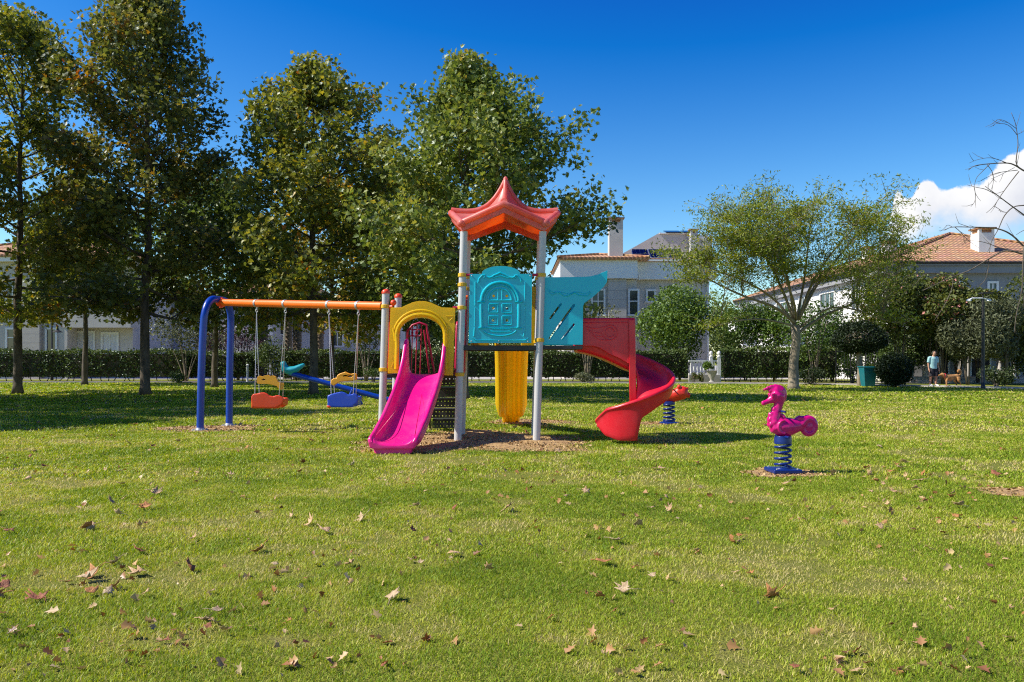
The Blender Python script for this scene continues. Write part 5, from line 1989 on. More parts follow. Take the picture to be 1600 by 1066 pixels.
hedge('long dark clipped hedge in front of the grey beige villa at the left', on(-60, 51.6), on(300, 51.4), 1.85, 1.5, 13000, 1)
hedge('clipped hedge seen between the legs of the blue swing stand', on(306, 51.8), on(398, 51.6), 1.75, 1.4, 4200, 2)
hedge('clipped hedge seen behind the swing seats', on(448, 51.5), on(600, 51.4), 1.85, 1.4, 6500, 3)
hedge('clipped hedge seen under the yellow arch and the teal door', on(606, 51.2), on(828, 51.0), 1.85, 1.4, 9000, 4)
hedge('clipped hedge seen between the tower and the spiral slide', on(832, 50.9), on(985, 50.4), 1.8, 1.4, 6500, 5)
hedge('clipped hedge ending in a square corner behind the spiral slide', on(989, 50.3), on(1072, 50.0), 1.85, 1.4, 4200, 6)
hedge('dark clipped hedge between the white balustrade and the feathery tree', on(1126, 49.8), on(1238, 49.3), 1.95, 1.4, 5500, 7)
hedge('shaded clipped hedge right of the feathery tree trunk', on(1246, 49.2), on(1306, 48.9), 2.0, 1.3, 3200, 8)

bush('multi_stem_shrub', 'vase shaped shrub with pale bare stems left of the blue swing stand', 'shrub', (X_at(291, 48.9), 48.9, 0), (2.3, 1.4, 1.25), 3.0, M['leaf_olive'], 2300, .15, 41, stems=7, mat_stem=M['bark_pale'], spread_stem=.8)
bush('round_shrub', 'small round shrub at the foot of pale stems left of the blue stand', 'shrub', (X_at(278, 47.2), 47.2, 0), (.62, .5, .34), .36, M['leaf_hedge'], 900, .09, 42, stems=4, lobes=7)
bush('multi_stem_shrub', 'grey green shrub with pale forked stems behind the blue swing seat', 'shrub', (X_at(572, 49.2), 49.2, 0), (1.7, 1.3, 1.3), 3.1, M['leaf_olive'], 1900, .14, 43, stems=7, mat_stem=M['bark_pale'], spread_stem=.8)
bush('round_shrub', 'dark round shrub at the foot of the hedge left of the tower', 'shrub', (X_at(583, 47.4), 47.4, 0), (.75, .6, .45), .5, M['leaf_hedge'], 1000, .09, 44, stems=4, lobes=7)
bush('multi_stem_shrub', 'grey green shrub with bare stems behind the fish shaped teal panel', 'shrub', (X_at(918, 48.8), 48.8, 0), (1.75, 1.3, 1.5), 3.5, M['leaf_olive'], 2300, .15, 45, stems=7, mat_stem=M['bark_pale'], spread_stem=.7)
bush('round_shrub', 'low brownish shrub at the foot of stems behind the spiral slide wall', 'shrub', (X_at(912, 47.0), 47.0, 0), (.7, .5, .38), .4, M['leaf_olive'], 900, .09, 46, stems=4, lobes=7)
bush('multi_stem_shrub', 'bright green shrub with white stems right of the feathery tree trunk', 'shrub', (X_at(1272, 45.6), 45.6, 0), (1.9, 1.5, 1.5), 3.0, M['leaf_citrus'], 2600, .15, 47, stems=8, mat_stem=M['bark_pale'], spread_stem=.7, tone=.3)
bush('round_shrub', 'dark round shrub beside the pale trunk of the feathery tree', 'shrub', (X_at(1266, 43.6), 43.6, 0), (.85, .7, .55), .55, M['leaf_topiary'], 1300, .09, 48, stems=4, lobes=9, tone=.55)
bush('purple_shrub', 'dusky purple leaved shrub behind the right leg of the blue stand', 'shrub', (X_at(372, 54), 54, 0), (1.7, 1.3, 1.25), 2.5, M['leaf_purple'], 2200, .13, 49, stems=6)
bush('purple_shrub', 'dusky purple leaved shrub left of the blue stand legs', 'shrub', (X_at(338, 54.5), 54.5, 0), (1.3, 1.2, 1.1), 2.4, M['leaf_purple'], 1600, .13, 50, stems=6)
bush('upright_shrub', 'tall dark green shrub between the two red swing chains', 'shrub', (X_at(430, 50.8), 50.8, 0), (1.3, 1.0, 1.45), 1.5, M['leaf_hedge'], 2600, .13, 51, stems=6, tone=.55)
bush('citrus_tree', 'round glossy green tree in front of the house with solar panels', 'tree', (X_at(1062, 53.6), 53.6, 0), (2.75, 2.3, 2.35), 3.5, M['leaf_citrus'], 12000, .18, 52, stems=5, lobes=16, tone=.5)
bush('leafy_shrub', 'dark green tree shrub above the hedge left of the feathery tree', 'shrub', (X_at(1165, 53), 53, 0), (2.0, 1.6, 1.7), 3.2, M['leaf_citrus'], 5200, .16, 53, stems=5, tone=.3)
bush('leafy_shrub', 'bright green shrub above the hedge just left of the pale trunk', 'shrub', (X_at(1210, 52), 52, 0), (1.4, 1.3, 1.5), 3.1, M['leaf_citrus'], 4200, .16, 54, stems=5, tone=.42)
# clipped umbrella and ball
root = thing('topiary_tree', 'clipped mushroom shaped dark tree above the teal bin', 'tree', (X_at(1343, 41.6), 41.6, 0))
m = MB(); m.tube([(0, 0, -.05), (.02, 0, .8), (-.02, 0, 1.6), (0, 0, 2.3)], [.14, .12, .12, .10], 10)
for k in range(6):
    m.tube([(0, 0, 1.6), (.5 * math.cos(k * 1.05), .5 * math.sin(k * 1.05), 2.2)], [.05, .02], 6)
m.ball((0, 0, 2.3), .55, 14, (1.35, 1.3, .75))
m.build('trunk', M['bark_pale'], root)
n = 11000
dv = unit(rng.normal(size=(n, 3))); z = dv[:, 2]
rr = rng.normal(.92, .08, n) + .06 * np.sin(dv[:, 0] * 7) * np.cos(dv[:, 1] * 6 + 1)
C = np.stack([dv[:, 0] * rr * 1.30, dv[:, 1] * rr * 1.25, 2.28 + np.where(z > 0, z * .95, z * .62) * rr], 1)
leaf_obj('crown', C, .10, rng.normal(.5, .17, n), M['leaf_topiary'], root, width=.6)
root = thing('ball_shrub', 'dark clipped ball shrub between the teal bin and the person', 'shrub', (X_at(1398, 39.6), 39.6, 0))
m = MB()
for k in range(5):
    m.tube([(.05 * math.cos(k * 1.3), .05 * math.sin(k * 1.3), 0), (.3 * math.cos(k * 1.3), .3 * math.sin(k * 1.3), .6)], [.04, .02], 6)
m.build('stem', M['stem'], root)
n = 11000
dv = unit(rng.normal(size=(n, 3)))
rr = rng.normal(.90, .09, n) + .05 * np.sin(dv[:, 0] * 6 + 1) * np.cos(dv[:, 2] * 5)
C = np.array([0, 0, .86]) + dv * rr[:, None] * np.array([.80, .78, .76])
leaf_obj('foliage', C, .085, rng.normal(.5, .17, n), M['leaf_topiary'], root, width=.6)

bush('flowering_shrub', 'olive flowering shrub behind the mushroom shaped topiary', 'shrub', (X_at(1405, 46), 46, 0), (2.2, 1.7, 2.1), 4.1, M['leaf_flower'], 10080, 0.18, 61, stems=6, lobes=14, tone=.45)
bush('flowering_shrub', 'tall shrub covered in peach pink blossoms above the person', 'shrub', (X_at(1473, 45.5), 45.5, 0), (2.2, 1.7, 1.55), 4.3, M['leaf_flower'], 10080, 0.18, 62, stems=6, lobes=14, tone=.62)
bush('leafy_shrub', 'dark green climbing shrub hanging low behind the person', 'shrub', (X_at(1455, 46.5), 46.5, 0), (2.1, 1.2, 1.1), 2.9, M['leaf_hedge'], 3200, .14, 63, stems=5, tone=.42)
bush('oleander', 'grey green oleander left of the black lamp post', 'shrub', (X_at(1512, 44), 44, 0), (1.45, 1.3, 1.5), 2.95, M['leaf_olive'], 7140, 0.19, 64, stems=7, tone=.42, width=.35)
bush('oleander', 'grey green oleander right of the black lamp post', 'shrub', (X_at(1572, 43), 43, 0), (1.6, 1.4, 1.9), 2.8, M['leaf_olive'], 8190, 0.19, 65, stems=7, tone=.35, width=.35)
bush('flowering_shrub', 'dark shrub with a few pink blossoms at the right edge of the view', 'shrub', (X_at(1612, 44.5), 44.5, 0), (1.7, 1.5, 2.4), 3.4, M['leaf_flower'], 7980, 0.18, 66, stems=6, lobes=12, tone=.32)
bush('flowering_shrub', 'yellow green climber over the porch between lamp post and pink blossoms', 'shrub', (X_at(1528, 47.4), 47.4, 0), (1.8, 1.1, .9), 4.6, M['leaf_flower'], 5040, 0.18, 68, stems=5, tone=.5)
bush('leafy_shrub', 'dark green shrub filling the porch behind the clipped ball', 'shrub', (X_at(1418, 48), 48, 0), (1.7, 1.0, 1.5), 2.0, M['leaf_hedge'], 4200, .15, 160, stems=6, lobes=12, tone=.42)
bush('leafy_shrub', 'dark green shrub in front of the porch left of the lamp post', 'shrub', (X_at(1497, 47.6), 47.6, 0), (1.6, .9, 1.3), 2.3, M['leaf_hedge'], 3600, .15, 161, stems=6, lobes=12, tone=.42)
bush('leafy_shrub', 'dark green shrub in front of the porch at the right edge', 'shrub', (X_at(1580, 47), 47, 0), (1.9, .9, 1.5), 2.2, M['leaf_hedge'], 4200, .15, 162, stems=6, lobes=12, tone=.42)
bush('leafy_shrub', 'dark leafy shrub covering the white wall behind the mushroom shaped topiary', 'shrub', (X_at(1362, 50), 50, 0), (2.1, 1.0, 1.9), 2.1, M['leaf_citrus'], 6000, .16, 163, stems=6, lobes=14, tone=.3)
bush('leafy_shrub', 'dark leafy shrub beside the black fence in front of the white wall', 'shrub', (X_at(1300, 50.5), 50.5, 0), (1.9, 1.0, 1.9), 2.3, M['leaf_citrus'], 5000, .16, 164, stems=6, lobes=14, tone=.28)
bush('white_flower_shrub', 'low shrub with white flowers right of the lamp post', 'shrub', (X_at(1557, 40.6), 40.6, 0), (.95, .8, .55), .62, M['leaf_white'], 1900, .10, 67, stems=6, tone=.5)

# palms behind the swing
def palm(px, Y, hgt, rad, label, seed):
    ng = np.random.default_rng(seed); r = random.Random(seed)
    root = thing('palm_tree', label, 'palm tree', (X_at(px, Y), Y, 0), 0, None)
    m = MB(); pts, rs = [], []
    k = int(hgt / .14)
    for i in range(k):
        pts.append((.1 * math.sin(i * .05), 0, i * .14)); rs.append(rad * (1.0 + (.16 if i % 2 else -.06) + r.uniform(-.06, .06)))
    m.tube(pts, rs, 12)
    for i in range(0, k, 1):
        for j in range(5):
            a = j * 1.2566 + i * .7
            m.obox((rad * math.cos(a) * 1.05, rad * math.sin(a) * 1.05, i * .14), (.12, .06, .16), Matrix.Rotation(a, 3, 'Z') @ Matrix.Rotation(.5, 3, 'Y'))
    m.build('trunk', M['bark_palm'], root)
    V, T = [], []; b = 0
    for f in range(34):
        a = f * 2.4; el = r.uniform(-.7, 1.2)
        L = r.uniform(1.4, 1.9)
        c = Vector((0, 0, hgt)); d = Vector((math.cos(a) * math.cos(el), math.sin(a) * math.cos(el), math.sin(el)))
        s = d.cross(Vector((0, 0, 1))).normalized()
        for j in range(11):
            u = (j - 5) / 5
            e = (d + s * u * .75).normalized()
            p0 = c + d * .5; p1 = c + d * .55 + e * L * .55; p2 = c + d * .5 + e * L * (1 - .2 * abs(u)) + Vector((0, 0, -.35))
            V += [tuple(p0), tuple(p1 + s * .04), tuple(p2), tuple(p1 - s * .04)]; T += [(b, b + 1, b + 3), (b + 1, b + 2, b + 3)]; b += 4
    raw_mesh('crown', np.array(V), np.array(T), np.repeat(ng.uniform(.1, .7, len(V) // 4), 4), M['leaf_olive'], root)


palm(410, 55, 6.2, .27, 'palm with a thick scaly trunk left of the red swing chains', 1)
palm(449, 58, 6.6, .24, 'palm with a scaly trunk behind the right red swing chain', 2)
palm(464, 56, 5.8, .22, 'slimmer palm trunk left of the plane tree behind the swings', 3)
palm(499, 60, 6.4, .22, 'palm trunk just right of the plane tree behind the swings', 4)

# trees far behind, closing the gaps between the houses
FT = bush('background_tree', 'broad green tree far behind the villas', 'tree', (-20, 96, 0), (4.5, 4, 4.2), 5.0, M['leaf_plane_green'], 5200, .34, 81, 'trees far behind the villas', stems=4, lobes=16, tone=.4)
for k, (x, y, s, rz) in enumerate(((-11, 92, .9, 1), (-4, 99, 1.0, 2), (3, 94, .85, 3), (9, 97, .9, 4), (-31, 98, 1.0, 5), (-42, 95, 1.1, .5), (-55, 97, 1.0, 1.5), (20, 110, .8, 2.5), (14, 104, .75, 1.2), (-66, 92, 1.1, 3.1), (60, 90, 1.0, 2.2), (48, 100, 1.0, .3), (23, 97, .95, 2), (27.5, 108, 1.0, 4), (18, 92, .7, 5), (-7.5, 88, .8, 2.2), (-15, 90, .85, 5), (0, 88, .75, 1.1))):
    dup(FT, (x, y, 0), rz, s)
# a small yellowish tree in front of the third plane tree's crown
tree('young_plane_tree', 'yellow green young plane tree behind the orange swing beam', 'tree', (-8.3, 38.5, 0), 9.0, .13, 2.6, [(0, 1.8), (.3, 2.3), (.6, 2.0), (.85, 1.2), (1, .3)], M['leaf_plane'], M['bark'], nlimb=24, nleaf=5500, lsize=.24, seed=77, tone_mid=.62)
tree('young_plane_tree', 'green young plane tree filling the gap behind the yellow arch', 'tree', (-4.6, 37.0, 0), 9.6, .13, 2.8, [(0, 2.0), (.3, 2.6), (.6, 2.2), (.85, 1.2), (1, .3)], M['leaf_plane_green'], M['bark'], nlimb=26, nleaf=7000, lsize=.24, seed=78, tone_mid=.42)

tree('young_plane_tree', 'dark green plane tree filling the gap left of the orange beam', 'tree', (-14.3, 40.0, 0), 9.4, .15, 3.0, [(0, 2.2), (.3, 2.7), (.6, 2.3), (.85, 1.3), (1, .3)], M['leaf_plane_green'], M['bark'], nlimb=28, nleaf=11000, lsize=.2, seed=91, tone_mid=.25)
tree('young_plane_tree', 'dark olive plane tree in front of the villa balcony between two taller trunks', 'tree', (-22.6, 44.0, 0), 10.0, .15, 4.0, [(0, 2.4), (.3, 2.9), (.6, 2.4), (.85, 1.4), (1, .3)], M['leaf_plane'], M['bark'], nlimb=28, nleaf=11000, lsize=.2, seed=92, tone_mid=.25)

# ---------------------------------------------------------------- street furniture
root = thing('lamp_post', 'black lamp post with two white lamp arms beside the oleanders', 'lamp post', (X_at(1536, 37.6), 37.6, 0))
m = MB(); m.lathe([(.11, 0), (.11, .05), (.085, .08), (.075, 1.0), (.06, 4.05)], (0, 0, 0), 14); m.build('pole', M['black'], root)
m = MB(); m.tube([(-.62, 0, 4.02), (-.5, 0, 4.10), (0, 0, 4.10), (.24, 0, 4.04)], .035, 8); ar = m.build('arm', M['trim'], root)
for x in (-.64, .26):
    m = MB(); m.lathe([(.02, .10), (.09, .06), (.11, 0), (.06, -.05), (.01, -.06)], (x, 0, 3.98), 12); m.build('lamp_head', M['trim'], ar)
m = MB(); m.box(-.10, .36, -.2, .2, 4.30, 4.36); m.tube([(0, 0, 4.05), (0, 0, 4.3)], .035, 8); m.build('solar_panel', M['black'], root)

root = thing('street_lamp', 'black lamp with a hanging lantern in front of the left villa', 'lamp post', (X_at(81, 54), 54, 0))
m = MB(); m.lathe([(.10, 0), (.10, .2), (.06, .3), (.05, 3.75), (.02, 3.85)], (0, 0, 0), 12)
m.tube(catmull([Vector((0, 0, 3.45)), Vector((.12, 0, 3.62)), Vector((.30, 0, 3.60)), Vector((.36, 0, 3.42))], 10), .02, 6)
m.build('pole', M['black'], root)
m = MB(); m.lathe([(.02, .22), (.06, .20), (.10, .05), (.30, -.06), (.30, -.09), (.12, -.03)], (.36, 0, 3.2), 16); m.build('lantern', M['black'], root)

root = thing('litter_bin', 'teal plastic litter bin under the mushroom shaped tree', 'bin', (X_at(1356, 40.9), 40.9, 0))
m = MB(); 
for (a, b, z0, z1) in ((.24, .34, .02, .95),):
    vs = [(-a, -a, z0), (a, -a, z0), (a, a, z0), (-a, a, z0), (-b, -b, z1), (b, -b, z1), (b, b, z1), (-b, b, z1)]
    m.add(vs, [(3, 2, 1, 0), (0, 1, 5, 4), (1, 2, 6, 5), (2, 3, 7, 6), (3, 0, 4, 7), (4, 5, 6, 7)])
M['bin'] = plastic('teal_bin_plastic', (.0, .13, .16), rough=.45, dirt=.2)
m.build('bin_body', M['bin'], root, bevel=.02)
m = MB(); m.box(-.37, .37, -.37, .37, .951, 1.0); m.box(-.37, .37, -.40, -.371, .90, 1.0); m.build('lid', M['bin'], root, bevel=.015)

root = thing('metal_fence', 'thin black iron fence left of the mushroom shaped tree', 'fence')
m = MB()
xa, xb = X_at(1306, 45), X_at(1372, 45)
for z in (.15, .75, 1.75):
    m.box(xa, xb, 44.98, 45.02, z, z + .05)
m.build('rail', M['black'], root)
m = MB()
k = 0
x = xa
while x < xb:
    m.tube([(x, 45, 0), (x, 45, 1.9)], .035 if k % 5 == 0 else .012, 6); x += .16; k += 1
m.build('bars', M['black'], root)
settle(root, ((xa + xb) / 2, 45, 0))
# yellow-green plants behind the fence
bush('leafy_shrub', 'sunlit yellow green plants behind the thin black fence', 'shrub', (X_at(1332, 46.5), 46.5, 0), (1.0, .6, .75), .85, M['leaf_citrus'], 1800, .11, 69, stems=8, tone=.8)

root = thing('garden_arch', 'thin black metal garden arch behind the red swing', 'arch')
Ya = 52.8
for s in (-1, 1):
    m = MB(); yy = Ya + .35 * s
    pts = [(X_at(384, Ya), yy, 0), (X_at(384, Ya), yy, 2.3)]
    pts += [(X_at(403 - 19 * math.cos(a), Ya), yy, 2.3 + .75 * math.sin(a)) for a in [PI * i / 10 for i in range(1, 10)]]
    pts += [(X_at(422, Ya), yy, 2.3), (X_at(422, Ya), yy, 0)]
    m.tube(pts, .03, 6)
    m.build('hoop', M['black'], root)
m = MB()
for z in (.6, 1.2, 1.8, 2.3):
    for px_ in (384, 422):
        m.tube([(X_at(px_, Ya), Ya - .35, z), (X_at(px_, Ya), Ya + .35, z)], .02, 6)
m.build('crossbar', M['black'], root)
settle(root, (X_at(403, Ya), Ya, 0))
root = thing('garden_post', 'short white post beside the hedge right of the blue stand', 'post', (X_at(386.5, 48.0), 48.0, 0))
m = MB(); m.lathe([(.06, 0), (.06, .95), (.075, .97), (.075, 1.04), (.01, 1.08)], (0, 0, 0), 12); m.build('shaft', M['trim'], root)
m = MB(); m.lathe([(.09, 0), (.09, .05), (.062, .06)], (0, 0, 0), 12); m.build('foot', M['trim'], root)

# white balustrade and planter
root = thing('balustrade', 'white garden balustrade with ball finials behind the spiral slide', 'balustrade')
Yb = 49.0
xa, xb = X_at(1076, Yb), X_at(1124, Yb)
m = MB(); m.box(xa, xb, Yb - .07, Yb + .07, 1.22, 1.30); m.box(xa, xb, Yb - .07, Yb + .07, .45, .53); m.build('rail', M['trim'], root)
for i in range(9):
    x = xa + .12 + i * (xb - xa - .24) / 8
    m = MB(); m.lathe([(.05, .53), (.03, .62), (.055, .80), (.03, 1.05), (.05, 1.22)], (x, Yb, 0), 10); m.build('baluster', M['trim'], root)
for px_ in (1111, 1123.5):
    x = X_at(px_, Yb); m = MB(); m.box(x - .09, x + .09, Yb - .09, Yb + .09, 0, 1.5); m.lathe([(.12, 1.5), (.12, 1.55), (.05, 1.58), (.10, 1.66), (.11, 1.72), (.07, 1.82), (.01, 1.85)], (x, Yb, 0), 12); m.build('post', M['trim'], root)
m = MB(); m.box(xa, xb, Yb - .15, Yb + .15, 0, .449); m.build('plinth', M['paving'], root)
settle(root, ((xa + xb) / 2, Yb, 0))
root = thing('planter', 'grey stone urn planter with a leafy plant by the balustrade', 'planter', (X_at(1112, 48.1), 48.1, 0))
m = MB(); m.lathe([(.17, 0), (.17, .06), (.09, .12), (.10, .22), (.26, .50), (.30, .66), (.33, .70), (.26, .70), (.22, .60)], (0, 0, 0), 20); m.build('urn', M['paving'], root)
C, dt = blob_points(np.random.default_rng(5), 420, (-.18, 0, 1.0), (.38, .34, .30), 7)
leaf_obj('plant', C, .10, .5 + dt + rng.normal(0, .15, 420), M['leaf_citrus'], root)
for k, px_ in enumerate((1084, 1097)):
    bush('potted_plant', ('small leafy plant left of the urn planter by the balustrade', 'tiny leafy plant between the urn planter and the balustrade end')[k], 'plant', (X_at(px_, 48.3), 48.3, 0), (.26, .24, .28), .34, M['leaf_flower'], 300, .09, 90 + k, stems=4, lobes=6, tone=.55)

# ---------------------------------------------------------------- person and dog
M['skin'] = matte('skin', (.52, .29, .19), (.46, .24, .15), sc=8, rough=.6, bstr=.05)
M['shirt'] = matte('light_teal_cotton', (.38, .62, .62), (.30, .54, .55), sc=5, bstr=.3)
M['shorts'] = matte('dark_cotton', (.022, .020, .025), (.04, .035, .04), sc=5)
M['shoe'] = matte('white_shoe', (.75, .74, .72), sc=6)
M['hair'] = matte('dark_hair', (.05, .035, .025), (.09, .07, .05), sc=20)
M['fur'] = matte('golden_fur', (.50, .26, .09), (.32, .15, .05), sc=7, bstr=.6, lo=.4, hi=.6)

person = thing('person', 'person in light teal t-shirt and dark shorts looking down at a golden dog', 'person')
m = MB()
hips = .92
for s in (-1, 1):
    fy = -.06 if s > 0 else .03
    m.tube([(s * .10, 0, .93), (s * .105, -.02, .72), (s * .11, -.015 + fy * .5, .50), (s * .112, .0 + fy, .40), (s * .115, .02 + fy, .30), (s * .12, .03 + fy, .10), (s * .12, .02 + fy, .05)], [.10, .088, .066, .056, .060, .040, .038], 12)
    m.tube([(s * .12, .05 + fy, .05), (s * .125, -.05 + fy, .04), (s * .13, -.14 + fy, .035)], [.04, .042, .03], 8)
m.tube([(0, .0, .90), (0, .0, 1.02), (0, -.01, 1.20), (0, .0, 1.36), (0, .0, 1.44), (0, .01, 1.47)], [.155, .145, .16, .175, .14, .06], 16, flat=.66)
for s in (-1, 1):
    m.tube([(s * .14, 0, 1.42), (s * .205, 0, 1.40), (s * .235, .01, 1.22), (s * .25, .01, 1.10), (s * .262, -.02, .98), (s * .265, -.05, .86)], [.06, .058, .046, .042, .036, .026], 10)
    m.tube([(s * .265, -.05, .87), (s * .262, -.065, .80), (s * .258, -.075, .77)], [.03, .036, .03], 8, flat=1.2)
    for f in range(4):
        y = -.045 - f * .018
        L = (.075, .088, .082, .062)[f]
        m.tube([(s * .258, y - .01, .775), (s * .254, y - .012, .775 - L * .55), (s * .245, y - .004, .775 - L)], [.0105, .010, .008], 6)
    m.tube([(s * .250, -.085, .82), (s * .238, -.105, .785), (s * .232, -.105, .755)], [.013, .012, .009], 6)
m.tube([(0, .01, 1.44), (.01, -.005, 1.52)], [.056, .054], 10)
hc = Vector((.035, -.035, 1.615))
Rh = Matrix.Rotation(math.radians(28), 3, 'Z') @ Matrix.Rotation(math.radians(18), 3, 'X')


def hp(x, y, z):
    return hc + Rh @ Vector((x, y, z))


m.tube([hp(0, .0, -.12), hp(0, -.02, -.07), hp(0, .0, .0), hp(0, .01, .06), hp(0, .01, .10), hp(0, .01, .115)], [.05, .068, .082, .082, .058, .02], 14, flat=1.12)
m.tube([hp(0, -.085, .012), hp(0, -.108, -.025), hp(0, -.095, -.035)], [.010, .016, .012], 8)
for s in (-1, 1):
    m.ball(hp(s * .078, .01, -.01), .02, 8, (.5, .9, 1.5))
    m.ball(hp(s * .030, -.085, .012), .011, 8)
m.tube([hp(-.022, -.088, -.062), hp(0, -.095, -.062), hp(.022, -.088, -.062)], [.006, .009, .006], 6)
m.build('body', M['skin'], person, remesh=.0085, smooth_it=3)
m = MB()
m.tube([(0, .0, .86), (0, .0, 1.02), (0, -.01, 1.20), (0, .0, 1.35), (0, .0, 1.43), (0, .005, 1.475)], [.200, .192, .188, .194, .155, .075], 18, flat=.70)
for s in (-1, 1):
    m.tube([(s * .13, 0, 1.42), (s * .205, 0, 1.405), (s * .232, .005, 1.26), (s * .242, .01, 1.17)], [.075, .076, .072, .074], 12)
m.build('shirt', M['shirt'], person, remesh=.013, smooth_it=4)
m = MB()
m.tube([(0, 0, 1.0), (0, 0, .90), (0, 0, .82)], [.172, .178, .15], 16, flat=.72)
for s in (-1, 1):
    fy = -.03 if s > 0 else .015
    m.tube([(s * .095, 0, .90), (s * .108, -.015, .72), (s * .115, -.012 + fy, .50)], [.108, .110, .105], 14)
m.build('shorts', M['shorts'], person, remesh=.013, smooth_it=4)
m = MB()
m.tube([hp(0, .045, -.05), hp(0, .035, .03), hp(0, .022, .085), hp(0, .012, .122)], [.068, .084, .078, .03], 14, flat=1.05)
m.tube([hp(0, -.055, .085), hp(0, -.02, .105)], [.045, .06], 10)
m.build('hair', M['hair'], person, remesh=.012, smooth_it=2)
for s in (-1, 1):
    fy = -.06 if s > 0 else .03
    m = MB(); m.tube([(s * .12, .085 + fy, .05), (s * .122, .02 + fy, .062), (s * .127, -.08 + fy, .05), (s * .133, -.17 + fy, .036), (s * .134, -.20 + fy, .03)], [.042, .052, .050, .042, .02], 12)
    m.box(s * .127 - .045, s * .127 + .045, -.18 + fy, .11 + fy, 0.004, .025)
    m.build('shoe', M['shoe'], person, remesh=.012, smooth_it=3)
person.location = (X_at(1458, 41.0), 41.0, .014)
person.rotation_euler = (0, 0, math.radians(8))

dog = thing('dog', 'golden long haired dog with raised curled tail standing beside the person', 'dog')
m = MB()
m.tube([(-.36, 0, .46), (-.30, 0, .455), (-.18, 0, .44), (0, 0, .455), (.16, 0, .48), (.28, 0, .50), (.36, 0, .50), (.40, 0, .49)], [.06, .12, .145, .135, .115, .12, .10, .04], 16, flat=.82)
m.tube([(-.30, 0, .48), (-.40, 0, .55), (-.47, 0, .585)], [.12, .095, .08], 12, flat=.85)
m.tube([(-.44, 0, .585), (-.50, -.01, .595), (-.56, -.015, .58)], [.075, .085, .070], 12)
m.tube([(-.56, -.015, .575), (-.63, -.02, .555), (-.685, -.02, .545), (-.70, -.02, .545)], [.055, .042, .036, .02], 10)
m.ball((-.70, -.02, .555), .018, 8)
for s in (-1, 1):
    m.tube([(-.49, s * .06, .64), (-.47, s * .085, .61), (-.475, s * .092, .55), (-.48, s * .09, .52)], [.025, .035, .03, .012], 8, flat=.6)
    dx = .05 * s
    # front leg with its wrist
    m.tube([(-.26, s * .075, .42), (-.27 + dx, s * .08, .28), (-.265 + dx, s * .08, .19), (-.27 + dx, s * .08, .06), (-.275 + dx, s * .08, .03), (-.31 + dx, s * .08, .022)], [.075, .05, .038, .030, .034, .026], 10)
    # hind leg: knee forward, hock back
    e = -.05 * s
    m.tube([(.30, s * .07, .46), (.26 + e, s * .085, .33), (.25 + e, s * .085, .27), (.36 + e, s * .085, .17), (.355 + e, s * .085, .07), (.34 + e, s * .085, .03), (.30 + e, s * .085, .022)], [.105, .085, .062, .036, .029, .034, .026], 10)
tailp = catmull([Vector((.37, 0, .53)), Vector((.44, 0, .60)), Vector((.47, 0, .70)), Vector((.43, 0, .78)), Vector((.36, 0, .79)), Vector((.33, 0, .73)), Vector((.36, 0, .69))], 18)
m.tube(tailp, [.035 + .028 * math.sin(PI * i / 17) for i in range(18)], 10)
for i in range(26):
    r_ = rnd
    m.ball((r_.uniform(-.32, .36), r_.choice((-1, 1)) * r_.uniform(.03, .09), r_.uniform(.30, .40)), r_.uniform(.03, .05), 6, (1.2, .6, 1.4))
m.build('body', M['fur'], dog, remesh=.014, smooth_it=2)
m = MB(); m.tube([(-.385 + .0 * math.cos(a) + .045 * math.sin(a) * .6, .105 * math.cos(a), .54 + .10 * math.sin(a)) for a in [i / 14 * 2 * PI for i in range(14)]], .012, 6, closed=True); m.build('collar', M['crimson'], dog)
dog.location = (X_at(1487, 40.7), 40.7, .012)
dog.rotation_euler = (0, 0, math.radians(6))

# ---------------------------------------------------------------- fallen leaves on the lawn
def fallen_leaf_mesh(name, seed, mat):
    r = random.Random(seed)
    # five-lobed plane leaf, curled as it dried
    tips = [(-150, .55), (-88, .80), (-28, .72), (0, 0)]
    out = []
    for a, l in [(-155, .50), (-125, .42), (-95, .72), (-62, .50), (-40, .78), (-20, .60), (0, .95), (20, .58), (40, .80), (62, .52), (95, .74), (125, .42), (155, .50), (178, .12)]:
        a = math.radians(a + r.uniform(-6, 6)); l *= r.uniform(.7, 1.12) * (.55 if r.random() < .14 else 1)
        out.append((math.cos(a) * l * .5, math.sin(a) * l * .5))
    cu, cv, ph = r.uniform(.4, 1.7), r.uniform(-.6, 1.3), r.uniform(0, 6)
    bend = r.uniform(0, PI)

    def lift(x, y):
        u = x * math.cos(bend) + y * math.sin(bend); v = -x * math.sin(bend) + y * math.cos(bend)
        return cu * u * u + cv * v * v * .8 + .06 * math.sin(7 * x + ph) * math.cos(6 * y) + .02
    vs = [(x, y, lift(x, y)) for x, y in out]
    mid = [(x * .5, y * .5, lift(x * .5, y * .5)) for x, y in out]
    c = (0, 0, lift(0, 0))
    n = len(out)
    m = MB()
    V = vs + mid + [c]
    F = []
    for i in range(n):
        j = (i + 1) % n
        F += [(i, j, n + j, n + i), (n + i, n + j, 2 * n)]
    m.add(V, F)
    m.tube([(-.06, 0, lift(0, 0) - .01), (-.3, r.uniform(-.05, .05), .05), (-.55, r.uniform(-.15, .15), .02)], [.012, .01, .014], 4)
    o = m.build(name, mat, smooth_angle=180)
    md = o.modifiers.new('solid', 'SOLIDIFY'); md.thickness = .012; md.offset = 0
    return o


def dry_leaf(name, c1, c2):
    m, nt, b = new_mat(name)
    f = noise(nt, 4, 5, .65)
    nt.links.new(mixc(nt, smooth(nt, f, .35, .65), c1, c2), b.inputs['Base Color'])
    b.inputs['Roughness'].default_value = .7
    bump(nt, b, noise(nt, 14, 4), .4, .05)
    return m


